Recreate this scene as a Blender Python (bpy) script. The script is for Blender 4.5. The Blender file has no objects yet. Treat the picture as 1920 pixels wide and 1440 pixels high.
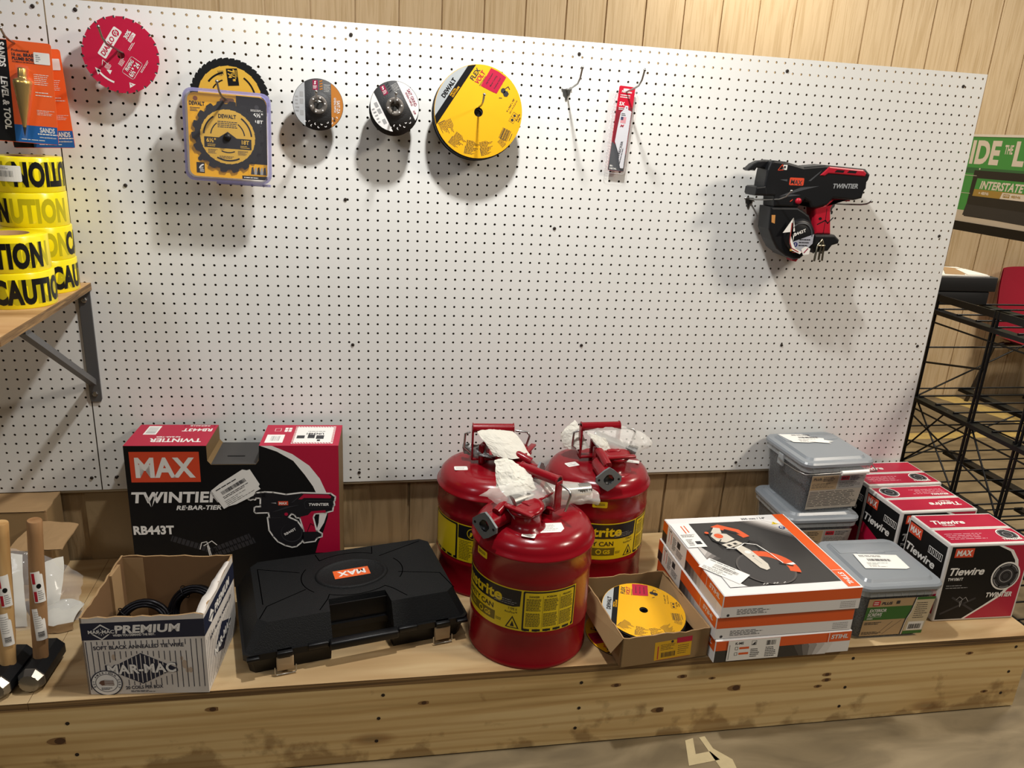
import bpy, bmesh, math, random
from mathutils import Matrix, Vector, noise
PI = math.pi
rnd = random.Random(7)
scene = bpy.context.scene
C = scene.collection

# ------------------------------------------------------------------ materials
def lin(h):
    r = []
    for i in (0, 2, 4):
        c = int(h[i:i + 2], 16) / 255
        r.append(c / 12.92 if c <= .04045 else ((c + .055) / 1.055) ** 2.4)
    return (*r, 1)

_M = {}
def M(name, hexc='808080', rough=.55, metal=0, var=0, vscale=8, bump=0, bscale=60, trans=0, alpha=1, emit=0, coat=0, spec=None, tint2=None):
    if name in _M: return _M[name]
    m = bpy.data.materials.new(name); m.use_nodes = True
    nt = m.node_tree; b = nt.nodes['Principled BSDF']; L = nt.links.new
    b.inputs['Base Color'].default_value = lin(hexc)
    b.inputs['Roughness'].default_value = rough
    b.inputs['Metallic'].default_value = metal
    if spec is not None: b.inputs['Specular IOR Level'].default_value = spec
    if trans: b.inputs['Transmission Weight'].default_value = trans; b.inputs['IOR'].default_value = 1.15
    if alpha < 1: b.inputs['Alpha'].default_value = alpha
    if coat: b.inputs['Coat Weight'].default_value = coat; b.inputs['Coat Roughness'].default_value = .12
    if emit:
        b.inputs['Emission Color'].default_value = lin(hexc); b.inputs['Emission Strength'].default_value = emit
    if var or bump:
        tc = nt.nodes.new('ShaderNodeTexCoord')
    if var:
        n = nt.nodes.new('ShaderNodeTexNoise'); n.inputs['Scale'].default_value = vscale; n.inputs['Detail'].default_value = 5
        L(tc.outputs['Object'], n.inputs['Vector'])
        r = nt.nodes.new('ShaderNodeMix'); r.data_type = 'RGBA'
        c = lin(hexc); c2 = lin(tint2) if tint2 else tuple(x * (1 - var) for x in c[:3]) + (1,)
        r.inputs['A'].default_value = c; r.inputs['B'].default_value = c2
        L(n.outputs['Fac'], r.inputs['Factor']); L(r.outputs['Result'], b.inputs['Base Color'])
    if bump:
        n2 = nt.nodes.new('ShaderNodeTexNoise'); n2.inputs['Scale'].default_value = bscale; n2.inputs['Detail'].default_value = 3
        L(tc.outputs['Object'], n2.inputs['Vector'])
        bp = nt.nodes.new('ShaderNodeBump'); bp.inputs['Strength'].default_value = bump; bp.inputs['Distance'].default_value = .004
        L(n2.outputs['Fac'], bp.inputs['Height']); L(bp.outputs['Normal'], b.inputs['Normal'])
    _M[name] = m
    return m

def ramp(nt, stops):
    r = nt.nodes.new('ShaderNodeValToRGB'); e = r.color_ramp.elements
    while len(e) < len(stops): e.new(.5)
    for el, (p, h) in zip(e, stops):
        el.position = p; el.color = lin(h) if isinstance(h, str) else (h, h, h, 1)
    return r

def wood_mat(name, light, mid, dark, stretch=(.55, 9, 9), rough=.6, dirt=0, knots=True):
    m = bpy.data.materials.new(name); m.use_nodes = True; nt = m.node_tree; L = nt.links.new
    b = nt.nodes['Principled BSDF']; b.inputs['Roughness'].default_value = rough
    tc = nt.nodes.new('ShaderNodeTexCoord'); mp = nt.nodes.new('ShaderNodeMapping'); mp.inputs['Scale'].default_value = stretch
    L(tc.outputs['Object'], mp.inputs['Vector'])
    n = nt.nodes.new('ShaderNodeTexNoise'); n.inputs['Scale'].default_value = 2.2; n.inputs['Detail'].default_value = 7; n.inputs['Distortion'].default_value = .9
    L(mp.outputs['Vector'], n.inputs['Vector'])
    r = ramp(nt, [(.28, dark), (.45, mid), (.62, light)]); L(n.outputs['Fac'], r.inputs['Fac'])
    w = nt.nodes.new('ShaderNodeTexWave'); w.bands_direction = 'Z' if stretch[2] >= stretch[1] else 'Y'
    w.inputs['Scale'].default_value = 3.0; w.inputs['Distortion'].default_value = 9; w.inputs['Detail'].default_value = 3; w.inputs['Detail Scale'].default_value = .8
    mp2 = nt.nodes.new('ShaderNodeMapping'); mp2.inputs['Scale'].default_value = (stretch[0] * .6, stretch[1] * .45, stretch[2] * .45)
    L(tc.outputs['Object'], mp2.inputs['Vector']); L(mp2.outputs['Vector'], w.inputs['Vector'])
    mx = nt.nodes.new('ShaderNodeMix'); mx.data_type = 'RGBA'; mx.blend_type = 'MULTIPLY'; mx.inputs['Factor'].default_value = .35
    rw = ramp(nt, [(.0, 'cdb08a'), (.4, 'ffffff')]); L(w.outputs['Fac'], rw.inputs['Fac'])
    L(r.outputs['Color'], mx.inputs['A']); L(rw.outputs['Color'], mx.inputs['B'])
    out = mx.outputs['Result']
    if knots:
        v = nt.nodes.new('ShaderNodeTexVoronoi'); v.inputs['Scale'].default_value = 1.0
        mk = nt.nodes.new('ShaderNodeMapping'); mk.inputs['Scale'].default_value = (2.3, 7, 7); L(tc.outputs['Object'], mk.inputs['Vector']); L(mk.outputs['Vector'], v.inputs['Vector'])
        rk = ramp(nt, [(.03, '4a2c14'), (.075, '9a7040'), (.15, 'ffffff')]); L(v.outputs['Distance'], rk.inputs['Fac'])
        m2 = nt.nodes.new('ShaderNodeMix'); m2.data_type = 'RGBA'; m2.blend_type = 'MULTIPLY'; m2.inputs['Factor'].default_value = .5
        L(out, m2.inputs['A']); L(rk.outputs['Color'], m2.inputs['B']); out = m2.outputs['Result']
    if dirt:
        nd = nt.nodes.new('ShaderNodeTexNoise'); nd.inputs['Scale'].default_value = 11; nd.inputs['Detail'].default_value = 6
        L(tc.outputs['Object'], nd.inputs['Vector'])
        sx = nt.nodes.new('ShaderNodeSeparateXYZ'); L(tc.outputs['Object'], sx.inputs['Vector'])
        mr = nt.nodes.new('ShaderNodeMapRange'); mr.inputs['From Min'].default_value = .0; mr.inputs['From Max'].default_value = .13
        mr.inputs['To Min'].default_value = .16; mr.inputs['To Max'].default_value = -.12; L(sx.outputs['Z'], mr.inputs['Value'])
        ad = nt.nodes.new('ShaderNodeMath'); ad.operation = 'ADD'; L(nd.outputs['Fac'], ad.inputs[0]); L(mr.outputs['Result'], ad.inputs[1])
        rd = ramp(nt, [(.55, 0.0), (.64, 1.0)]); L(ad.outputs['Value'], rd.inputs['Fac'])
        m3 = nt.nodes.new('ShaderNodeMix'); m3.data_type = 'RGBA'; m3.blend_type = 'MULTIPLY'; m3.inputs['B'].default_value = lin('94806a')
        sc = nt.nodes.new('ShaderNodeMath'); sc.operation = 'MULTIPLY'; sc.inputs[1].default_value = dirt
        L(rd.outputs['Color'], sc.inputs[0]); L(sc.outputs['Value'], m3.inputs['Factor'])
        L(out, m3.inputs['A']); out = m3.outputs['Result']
    L(out, b.inputs['Base Color'])
    bp = nt.nodes.new('ShaderNodeBump'); bp.inputs['Strength'].default_value = .25; bp.inputs['Distance'].default_value = .002
    L(n.outputs['Fac'], bp.inputs['Height']); L(bp.outputs['Normal'], b.inputs['Normal'])
    _M[name] = m; return m

def siding_mat(name, base, dark, stretch=(14, 14, .7)):
    m = bpy.data.materials.new(name); m.use_nodes = True; nt = m.node_tree; L = nt.links.new
    b = nt.nodes['Principled BSDF']; b.inputs['Roughness'].default_value = .5
    tc = nt.nodes.new('ShaderNodeTexCoord'); mp = nt.nodes.new('ShaderNodeMapping'); mp.inputs['Scale'].default_value = stretch
    L(tc.outputs['Object'], mp.inputs['Vector'])
    n = nt.nodes.new('ShaderNodeTexNoise'); n.inputs['Scale'].default_value = 3; n.inputs['Detail'].default_value = 6; n.inputs['Distortion'].default_value = 1.6
    L(mp.outputs['Vector'], n.inputs['Vector'])
    r = ramp(nt, [(.35, dark), (.55, base)]); L(n.outputs['Fac'], r.inputs['Fac']); L(r.outputs['Color'], b.inputs['Base Color'])
    bp = nt.nodes.new('ShaderNodeBump'); bp.inputs['Strength'].default_value = .7; bp.inputs['Distance'].default_value = .004
    L(n.outputs['Fac'], bp.inputs['Height']); L(bp.outputs['Normal'], b.inputs['Normal'])
    _M[name] = m; return m

# ------------------------------------------------------------------ mesh builder
def slice_x(vs, fs, step):
    bm = bmesh.new(); V = [bm.verts.new(p) for p in vs]
    for f in fs:
        try: bm.faces.new([V[i] for i in f])
        except ValueError: pass
    xs = [p[0] for p in vs]; x = math.ceil(min(xs) / step) * step
    while x < max(xs):
        bmesh.ops.bisect_plane(bm, geom=bm.verts[:] + bm.edges[:] + bm.faces[:], plane_co=(x, 0, 0), plane_no=(1, 0, 0)); x += step
    bm.verts.index_update(); r = [v.co.copy() for v in bm.verts], [[v.index for v in f.verts] for f in bm.faces]; bm.free(); return r
def wrap(R):
    """bend a flat print round an upright cylinder of radius R (x=0 faces -y)"""
    return lambda p: Vector(((R + p.z) * math.sin(p.x / R), -(R + p.z) * math.cos(p.x / R), p.y))

class MB:
    def __init__(s):
        s.v = []; s.f = []; s.m = []; s.sm = []; s.mats = []; s.M = Matrix(); s.warp = None; s.step = .006
    def mi(s, m):
        if m not in s.mats: s.mats.append(m)
        return s.mats.index(m)
    def add(s, vs, fs, m, smooth=False):
        if s.warp: vs, fs = slice_x(vs, fs, s.step)
        o = len(s.v); k = s.mi(m)
        for p in vs:
            p = Vector(p)
            if s.warp: p = s.warp(p)
            s.v.append(s.M @ p)
        for f in fs:
            s.f.append([i + o for i in f]); s.m.append(k); s.sm.append(smooth)
    def frame(s, o=(0, 0, 0), x=(1, 0, 0), y=(0, 0, 1)):
        x = Vector(x).normalized(); y = Vector(y).normalized(); n = x.cross(y).normalized(); y = n.cross(x)
        m = Matrix.Identity(4)
        for i in range(3):
            m[i][0], m[i][1], m[i][2], m[i][3] = x[i], y[i], n[i], o[i]
        s.M = m; return s
    def reset(s): s.M = Matrix(); s.warp = None; return s
    def box(s, a, b, m, rot=None):
        (x0, y0, z0), (x1, y1, z1) = a, b
        vs = [(x0, y0, z0), (x1, y0, z0), (x1, y1, z0), (x0, y1, z0), (x0, y0, z1), (x1, y0, z1), (x1, y1, z1), (x0, y1, z1)]
        s.add(vs, [(0, 3, 2, 1), (4, 5, 6, 7), (0, 1, 5, 4), (1, 2, 6, 5), (2, 3, 7, 6), (3, 0, 4, 7)], m)
    def rbox(s, a, b, m, r=.003, seg=2, taper=None, smooth=True):
        bm = bmesh.new(); bmesh.ops.create_cube(bm, size=1)
        for v in bm.verts:
            t = v.co.z + .5
            k = 1 if taper is None else taper + (1 - taper) * t
            v.co = ((a[0] + b[0]) / 2 + v.co.x * k * (b[0] - a[0]), (a[1] + b[1]) / 2 + v.co.y * k * (b[1] - a[1]), a[2] + t * (b[2] - a[2]))
        bmesh.ops.bevel(bm, geom=bm.edges[:], offset=r, segments=seg, profile=.5, affect='EDGES', clamp_overlap=True)
        bm.verts.index_update()
        s.add([v.co.copy() for v in bm.verts], [[v.index for v in f.verts] for f in bm.faces], m, smooth); bm.free()
    def prism(s, poly, z0, z1, m, side=None, smooth=False):
        n = len(poly)
        vs = [(p[0], p[1], z0) for p in poly] + [(p[0], p[1], z1) for p in poly]
        A = sum(poly[i][0] * poly[(i + 1) % n][1] - poly[(i + 1) % n][0] * poly[i][1] for i in range(n))
        f1 = list(range(n, 2 * n)); f0 = list(range(n - 1, -1, -1))
        sd = [(i, (i + 1) % n, (i + 1) % n + n, i + n) for i in range(n)]
        if A < 0: f1.reverse(); f0.reverse(); sd = [t[::-1] for t in sd]
        s.add(vs, [f1, f0], m); s.add(vs, sd, side or m, smooth)
    def bprism(s, poly, z0, z1, m, r=.002, seg=2, smooth=True):
        bm = bmesh.new(); A = sum(poly[i][0] * poly[(i + 1) % len(poly)][1] - poly[(i + 1) % len(poly)][0] * poly[i][1] for i in range(len(poly)))
        if A < 0: poly = poly[::-1]
        f = bm.faces.new([bm.verts.new((p[0], p[1], z0)) for p in poly])
        e = bmesh.ops.extrude_face_region(bm, geom=[f]); bmesh.ops.translate(bm, vec=(0, 0, z1 - z0), verts=[v for v in e['geom'] if isinstance(v, bmesh.types.BMVert)])
        bmesh.ops.recalc_face_normals(bm, faces=bm.faces[:])
        eds = [x for x in bm.edges if abs(x.verts[0].co.z - z1) < 1e-6 and abs(x.verts[1].co.z - z1) < 1e-6]
        bmesh.ops.bevel(bm, geom=eds, offset=r, segments=seg, profile=.5, affect='EDGES', clamp_overlap=True)
        bm.verts.index_update(); s.add([v.co.copy() for v in bm.verts], [[v.index for v in f.verts] for f in bm.faces], m, False); bm.free()
    def at(s, base, x, y, rot=0):
        s.M = base @ Matrix.Translation((x, y, 0)) @ Matrix.Rotation(math.radians(rot), 4, 'Z')
    def lathe(s, prof, m, n=32, smooth=True, a0=0, a1=2 * PI, cap=False):
        full = abs(a1 - a0 - 2 * PI) < 1e-6; k = n if full else n + 1; vs = []; fs = []
        for (r, z) in prof:
            for i in range(k):
                a = a0 + (a1 - a0) * i / n; vs.append((r * math.cos(a), r * math.sin(a), z))
        for j in range(len(prof) - 1):
            for i in range(n):
                i2 = (i + 1) % k
                fs.append((j * k + i, j * k + i2, (j + 1) * k + i2, (j + 1) * k + i))
        if cap and full:
            fs.append(list(range(k - 1, -1, -1))); fs.append([(len(prof) - 1) * k + i for i in range(k)])
        s.add(vs, fs, m, smooth)
    def cyl(s, p0, p1, r, m, n=14, r2=None):
        s.tube([p0, p1], r, m, n, rads=None if r2 is None else [r, r2])
    def tube(s, pts, r, m, n=8, closed=False, rads=None, caps=True, smooth=True):
        P = [Vector(p) for p in pts]; K = len(P); vs = []; fs = []
        ref = None
        for i in range(K):
            if closed: d = P[(i + 1) % K] - P[i - 1]
            else: d = P[min(i + 1, K - 1)] - P[max(i - 1, 0)]
            d = d.normalized()
            if ref is None:
                ref = d.orthogonal().normalized()
            ref = (ref - d * ref.dot(d)).normalized(); b = d.cross(ref)
            rr = rads[i] if rads else r
            for j in range(n):
                a = 2 * PI * j / n; vs.append(P[i] + ref * math.cos(a) * rr + b * math.sin(a) * rr)
        for i in range(K if closed else K - 1):
            for j in range(n):
                i2 = (i + 1) % K; j2 = (j + 1) % n
                fs.append((i * n + j, i * n + j2, i2 * n + j2, i2 * n + j))
        s.add(vs, fs, m, smooth)
        if caps and not closed:
            s.add(vs[:n], [list(range(n - 1, -1, -1))], m); s.add(vs[-n:], [list(range(n))], m)
    def patch(s, cp, m, nu=14, nv=14, nz=0, seed=0, freq=25, smooth=True, sharp=0):
        """bicubic sheet through a 4x4 (or any) net of control points (Bezier), with crumple noise"""
        def bern(n, t): return [math.comb(n, i) * t ** i * (1 - t) ** (n - i) for i in range(n + 1)]
        R = len(cp) - 1; S = len(cp[0]) - 1; vs = []; fs = []
        for i in range(nu + 1):
            bu = bern(R, i / nu)
            for j in range(nv + 1):
                bv = bern(S, j / nv); p = Vector((0, 0, 0))
                for a in range(R + 1):
                    for b in range(S + 1): p += Vector(cp[a][b]) * bu[a] * bv[b]
                if nz:
                    q = p * freq + Vector((seed * 7.1, seed * 3.3, 0))
                    d = noise.noise_vector(q); d2 = noise.noise_vector(q * 2.7)
                    if sharp:      # folded creases: ridged noise instead of soft waves
                        d = Vector([1 - 2 * abs(c) for c in d]) * .7; d2 = Vector([1 - 2 * abs(c) for c in d2]) * .8
                    p += (d + .5 * d2) * nz
                vs.append(p)
        for i in range(nu):
            for j in range(nv):
                a = i * (nv + 1) + j; fs.append((a, a + 1, a + nv + 2, a + nv + 1))
        s.add(vs, fs, m, smooth and not sharp)
    # ---- flat print: drawn on the current frame, local x right, y up, layer k lifts it off the face
    E = .00022
    def poly(s, pts, m, k=1):
        A = sum(pts[i][0] * pts[(i + 1) % len(pts)][1] - pts[(i + 1) % len(pts)][0] * pts[i][1] for i in range(len(pts)))
        idx = list(range(len(pts)))
        s.add([(p[0], p[1], k * s.E) for p in pts], [idx if A > 0 else idx[::-1]], m)
    def rect(s, x0, y0, x1, y1, m, k=1, nx=1):
        if x1 < x0: x0, x1 = x1, x0
        if y1 < y0: y0, y1 = y1, y0
        vs = []; fs = []
        for i in range(nx + 1):
            x = x0 + (x1 - x0) * i / nx; vs += [(x, y0, k * s.E), (x, y1, k * s.E)]
        for i in range(nx): fs.append((2 * i, 2 * i + 2, 2 * i + 3, 2 * i + 1))
        s.add(vs, fs, m)
    def rrect(s, x0, y0, x1, y1, r, m, k=1):
        p = []
        for cx, cy, a in ((x1 - r, y0 + r, -PI / 2), (x1 - r, y1 - r, 0), (x0 + r, y1 - r, PI / 2), (x0 + r, y0 + r, PI)):
            for i in range(5): p.append((cx + r * math.cos(a + PI / 8 * i), cy + r * math.sin(a + PI / 8 * i)))
        s.poly(p, m, k)
    def frame_ring(s, A, B, m, k=1):
        n = len(A); s.add([(p[0], p[1], k * s.E) for p in A] + [(p[0], p[1], k * s.E) for p in B], [(i, (i + 1) % n, (i + 1) % n + n, i + n) for i in range(n)], m)
    def line(s, pts, w, m, k=1, closed=False):
        n = len(pts); q = [Vector((p[0], p[1])) for p in pts]
        for i in range(n if closed else n - 1):
            a = q[i]; b = q[(i + 1) % n]; d = (b - a)
            if d.length < 1e-7: continue
            d.normalize(); o = Vector((-d.y, d.x)) * w / 2; e = d * w * .3
            s.poly([a - o - e, b - o + e, b + o + e, a + o - e], m, k)
    def disc(s, cx, cy, r, m, k=1, n=28, ry=None):
        ry = ry or r
        s.poly([(cx + r * math.cos(2 * PI * i / n), cy + ry * math.sin(2 * PI * i / n)) for i in range(n)], m, k)
    def ring(s, cx, cy, r0, r1, m, k=1, n=48, a0=0, a1=360):
        full = abs(a1 - a0) >= 360; vs = []; fs = []; kk = n if full else n + 1
        for i in range(kk):
            a = math.radians(a0 + (a1 - a0) * i / n)
            vs += [(cx + r0 * math.cos(a), cy + r0 * math.sin(a), k * s.E), (cx + r1 * math.cos(a), cy + r1 * math.sin(a), k * s.E)]
        for i in range(n):
            j = (i + 1) % kk; fs.append((2 * i, 2 * i + 1, 2 * j + 1, 2 * j))
        s.add(vs, fs, m)
    def text(s, t, x, y, h, m, w=None, k=2, bold=.02, shear=0, align='l', rot=0, sx=1.0):
        """cap height h, left/centre/right x, baseline y; w squeezes the line to that width"""
        vs, fs, x0, x1 = glyphs(t, min(.05 if bold > .1 else .042 if bold > .085 else .035, round(bold * .6, 4)), shear)
        sy = h / .727; W = (x1 - x0) * sy
        fx = sy * (w / W if w else sx); Wd = (x1 - x0) * fx
        ox = {'l': 0, 'c': -Wd / 2, 'r': -Wd}[align]; c = math.cos(math.radians(rot)); n = math.sin(math.radians(rot))
        P = []
        for (a, b) in vs:
            u = (a - x0) * fx + ox; v = b * sy; P.append((x + c * u - n * v, y + n * u + c * v, k * s.E))
        s.add(P, fs, m)
    def barcode(s, x0, y0, x1, y1, m, k=2, n=22, vert=False):
        r = random.Random(int(abs(x0 * 9999 + y1 * 77777))); a = x0 if not vert else y0; b = x1 if not vert else y1; p = (b - a) / n
        for i in range(n):
            w = p * r.choice((.3, .45, .7))
            if vert: s.rect(x0, a + i * p, x1, a + i * p + w, m, k)
            else: s.rect(a + i * p, y0, a + i * p + w, y1, m, k)
    def greek(s, x0, y0, x1, y1, rows, m, k=2, fill=.45, ragged=.35, words=True):
        """unreadable small print as broken lines"""
        r = random.Random(int(abs(x0 * 7777 + y0 * 99991) * 100)); p = (y1 - y0) / rows
        for i in range(rows):
            y = y1 - (i + .5) * p; e = x1 - (x1 - x0) * r.random() * ragged; x = x0
            if not words:
                s.rect(x0, y - p * fill / 2, e, y + p * fill / 2, m, k); continue
            while x < e:
                w = min((x1 - x0) * r.uniform(.06, .2), e - x); s.rect(x, y - p * fill / 2, x + w, y + p * fill / 2, m, k); x += w + (x1 - x0) * .025
    def build(s, name, parent=None, label=None, autosm=None):
        me = bpy.data.meshes.new(name)
        me.from_pydata([tuple(v) for v in s.v], [], s.f)
        for m in s.mats: me.materials.append(m)
        me.polygons.foreach_set('material_index', s.m); me.polygons.foreach_set('use_smooth', s.sm)
        me.update()
        o = bpy.data.objects.new(name, me); C.objects.link(o)
        if parent: o.parent = parent
        if label: o['label'] = label
        return o

_G = {}
def glyphs(t, bold, shear):
    key = (t, bold, shear)
    if key in _G: return _G[key]
    cu = bpy.data.curves.new('g', 'FONT'); cu.body = t; cu.size = 1; cu.offset = bold; cu.shear = shear; cu.resolution_u = 4; cu.fill_mode = 'FRONT'
    if bold > .03: cu.space_character = 1.0 + bold
    ob = bpy.data.objects.new('g', cu); me = bpy.data.meshes.new_from_object(ob)
    vs = [(v.co.x, v.co.y) for v in me.vertices]; fs = []
    for f in me.polygons:
        i = list(f.vertices)
        A = sum(vs[i[j]][0] * vs[i[(j + 1) % len(i)]][1] - vs[i[(j + 1) % len(i)]][0] * vs[i[j]][1] for j in range(len(i)))
        fs.append(i if A > 0 else i[::-1])
    xs = [v[0] for v in vs] or [0, 1]
    bpy.data.objects.remove(ob); bpy.data.curves.remove(cu); bpy.data.meshes.remove(me)
    _G[key] = (vs, fs, min(xs), max(xs)); return _G[key]

def tag(o, label, cat, group=None):
    o['label'] = label; o['category'] = cat
    if group: o['group'] = group
    return o
def thing(name, label, cat, loc=(0, 0, 0), rz=0, group=None, rot=None):
    o = bpy.data.objects.new(name, None); C.objects.link(o); o.empty_display_size = .05
    o.location = loc; o.rotation_euler = rot or (0, 0, rz)
    return tag(o, label, cat, group)
def struct(o): o['kind'] = 'structure'; return o
def copy_tree(o, parent=None):
    c = o.copy(); C.objects.link(c)
    if parent: c.parent = parent
    for ch in list(o.children): copy_tree(ch, c)
    return c
def arc(cx, cy, r, a0, a1, n=10):
    return [(cx + r * math.cos(math.radians(a0 + (a1 - a0) * i / n)), cy + r * math.sin(math.radians(a0 + (a1 - a0) * i / n))) for i in range(n + 1)]
def rr2(x0, y0, x1, y1, r, n=5):
    p = []
    for cx, cy, a in ((x1 - r, y0 + r, -90), (x1 - r, y1 - r, 0), (x0 + r, y1 - r, 90), (x0 + r, y0 + r, 180)): p += arc(cx, cy, r, a, a + 90, n)
    return p

# common colours
BLK = M('black_print', '0d0d0f', .55, spec=.25); WHT = M('white_print', 'e9e7e2', .5); INK = M('ink_dark', '2b2b30', .6); GRY = M('grey_print', '9a9a9a', .6)
LBL = M('paper_label', 'eceae4', .6); REDP = M('red_print', 'b5122a', .5); YEL = M('yellow_print', 'e8b40a', .45); ORG = M('orange_print', 'e2582c', .45)
CRIM = M('crimson_print', 'b01038', .42); MAXO = M('max_orange', 'd8492a', .45); STEEL = M('bright_steel', 'b9b9b7', .28, 1); ZINC = M('zinc_wire', '9c9b98', .35, 1)
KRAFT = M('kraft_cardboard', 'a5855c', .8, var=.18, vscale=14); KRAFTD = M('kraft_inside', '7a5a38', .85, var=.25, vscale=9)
CBLK = M('matt_black_steel', '080809', .4, spec=.3); PLB = M('black_plastic', '0c0d0f', .45, spec=.35)
CLEAR = M('clear_plastic', 'f4f6f8', .12, alpha=.16); BAG = M('bag_film', 'f1eee6', .18, alpha=.38)
# ------------------------------------------------------------------ setting
BZ = .235            # bench top
IN = .0254
con = bpy.data.materials.new('concrete'); con.use_nodes = True
def _con():
    nt = con.node_tree; L = nt.links.new; b = nt.nodes['Principled BSDF']; b.inputs['Roughness'].default_value = .55
    tc = nt.nodes.new('ShaderNodeTexCoord')
    n = nt.nodes.new('ShaderNodeTexNoise'); n.inputs['Scale'].default_value = 4; n.inputs['Detail'].default_value = 8; n.inputs['Distortion'].default_value = .8
    mp = nt.nodes.new('ShaderNodeMapping'); mp.inputs['Rotation'].default_value = (0, 0, .5); mp.inputs['Scale'].default_value = (1, 3, 1)
    L(tc.outputs['Object'], mp.inputs['Vector']); L(mp.outputs['Vector'], n.inputs['Vector'])
    r = ramp(nt, [(.3, '63563f'), (.5, '7a6b50'), (.7, '8e7e61')]); L(n.outputs['Fac'], r.inputs['Fac']); L(r.outputs['Color'], b.inputs['Base Color'])
    bp = nt.nodes.new('ShaderNodeBump'); bp.inputs['Strength'].default_value = .15; L(n.outputs['Fac'], bp.inputs['Height']); L(bp.outputs['Normal'], b.inputs['Normal'])
_con()
mb = MB(); mb.box((-2.5, -5, -.1), (7, 2.3, 0), con); struct(mb.build('floor'))

SID = siding_mat('tan_siding', 'ccb592', 'bca37d'); SIDL = siding_mat('tan_siding_lower', 'a08865', '8b7453', (9, 9, 1.2))
GROOVE = M('groove_shadow', '5b4a35', .8)
def siding(mb, x0, x1, yf, z0, z1, p, off, m, thick=.06, gw=.008, gd=.008):
    """boards with real rabbeted grooves every p metres"""
    x = off - p * math.ceil((off - x0) / p); edges = [x0]
    mb.box((x0, yf + gd, z0), (x1, yf + thick, z1), m)
    g = []
    while x < x1:
        if x > x0: g.append(x)
        x += p
    a = x0
    for q in g + [x1 + gw / 2]:
        mb.box((a, yf, z0), (min(q - gw / 2, x1), yf + gd, z1), m); a = q + gw / 2
mb = MB(); siding(mb, -2.5, 7, 1.98, 0, 3.0, .2036, .074, SID); struct(mb.build('wall_back'))
mb = MB(); siding(mb, -2.0, 2.43, .022, 0, 1.62, .2036, .83, SIDL, thick=.1); struct(mb.build('wall_partition'))
# batten boards on the partition under the pegboard: one light strip each side of the seam
mb = MB(); mb.box((-.055, .012, .235), (.20, .022, .456), M('painted_ply', '9a835f', .6, var=.15, vscale=6, bump=.3, bscale=40)); struct(mb.build('trim_1'))
mb = MB(); mb.box((-2.0, .004, .4475), (2.44, .022, .4535), M('trim_pale', 'b9a98c', .55)); struct(mb.build('trim_2'))

PEG = M('white_hardboard', 'e9e9e5', .36, var=.05, vscale=2.5); PEGE = M('hardboard_edge', '8a7f70', .7)
def pegboard(name, xs, x0, x1, z0, z1, zs, r=.0032, th=.005):
    mb = MB(); V = []; F = []; FW = []
    xb = [x0] + [(a + b) / 2 for a, b in zip(xs, xs[1:])] + [x1]
    zb = [z0] + [(a + b) / 2 for a, b in zip(zs, zs[1:])] + [z1]
    cs = [(math.cos(PI / 4 * i), math.sin(PI / 4 * i)) for i in range(8)]
    for i, x in enumerate(xs):
        for j, z in enumerate(zs):
            a, b, c, d = xb[i], xb[i + 1], zb[j], zb[j + 1]; o = len(V)
            V += [(b, 0, z), (b, 0, d), (x, 0, d), (a, 0, d), (a, 0, z), (a, 0, c), (x, 0, c), (b, 0, c)]
            V += [(x + r * p, 0, z + r * q) for p, q in cs]; V += [(x + r * p, th, z + r * q) for p, q in cs]
            for k in range(8):
                l = (k + 1) % 8
                F.append((o + k, o + l, o + 8 + l, o + 8 + k)); FW.append((o + 8 + k, o + 8 + l, o + 16 + l, o + 16 + k))
    mb.add(V, F, PEG); mb.add(V, FW, PEGE)
    # rim of the sheet
    for (p, q) in (((x0, z0), (x1, z0)), ((x1, z0), (x1, z1)), ((x1, z1), (x0, z1)), ((x0, z1), (x0, z0))):
        mb.add([(p[0], 0, p[1]), (q[0], 0, q[1]), (q[0], th, q[1]), (p[0], th, p[1])], [(0, 3, 2, 1)], PEGE)
    # drop stray vertices
    used = sorted({i for f in mb.f for i in f}); mp = {u: k for k, u in enumerate(used)}
    mb.v = [mb.v[u] for u in used]; mb.f = [[mp[i] for i in f] for f in mb.f]
    return mb.build(name)
Z0 = .456; ZS = [Z0 + (.5 + j) * IN for j in range(48)]
XS = [(.5 + 1.0096 * c + .066 * ((c + 1) // 6)) * IN for c in range(95)]
XR = XS[-1] + .5 * IN
peg = pegboard('pegboard', XS, -.0025, XR, Z0, Z0 + 48 * IN, ZS)
tag(peg, 'long white pegboard panel that the saw blades and grinding wheels hang on', 'pegboard')
XL = [-(.7 + 1.02 * c) * IN for c in range(15)][::-1]
pegl = pegboard('pegboard', XL, XL[0] - .0127, -.0055, Z0, Z0 + 48 * IN, ZS)
tag(pegl, 'white pegboard panel left of the seam, behind the shelf of caution tape', 'pegboard')
SCR = M('rusty_screw', '2f261f', .6, .4)
def screw(x, z, par):
    mb = MB(); mb.frame((x, -.0005, z), (1, 0, 0), (0, 0, 1)); mb.lathe([(.0046, -.002), (.0046, .001), (.003, .0022), (0, .0022)], SCR, 8, smooth=False)
    mb.build('screw', par, 'dark screw head')
for x, z in ((.06, 1.655), (.673, 1.648), (1.248, 1.645), (1.836, 1.643), (2.39, 1.639), (.655, 1.256), (1.215, 1.2), (.13, 1.27), (.67, .868), (1.32, .868), (1.956, .87), (2.43, .868), (.035, .492), (.685, .485), (1.865, .482), (2.42, 1.215)):
    screw(x, z, peg)
for x, z in ((-.028, 1.655), (-.027, .492)): screw(x, z, pegl)

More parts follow.
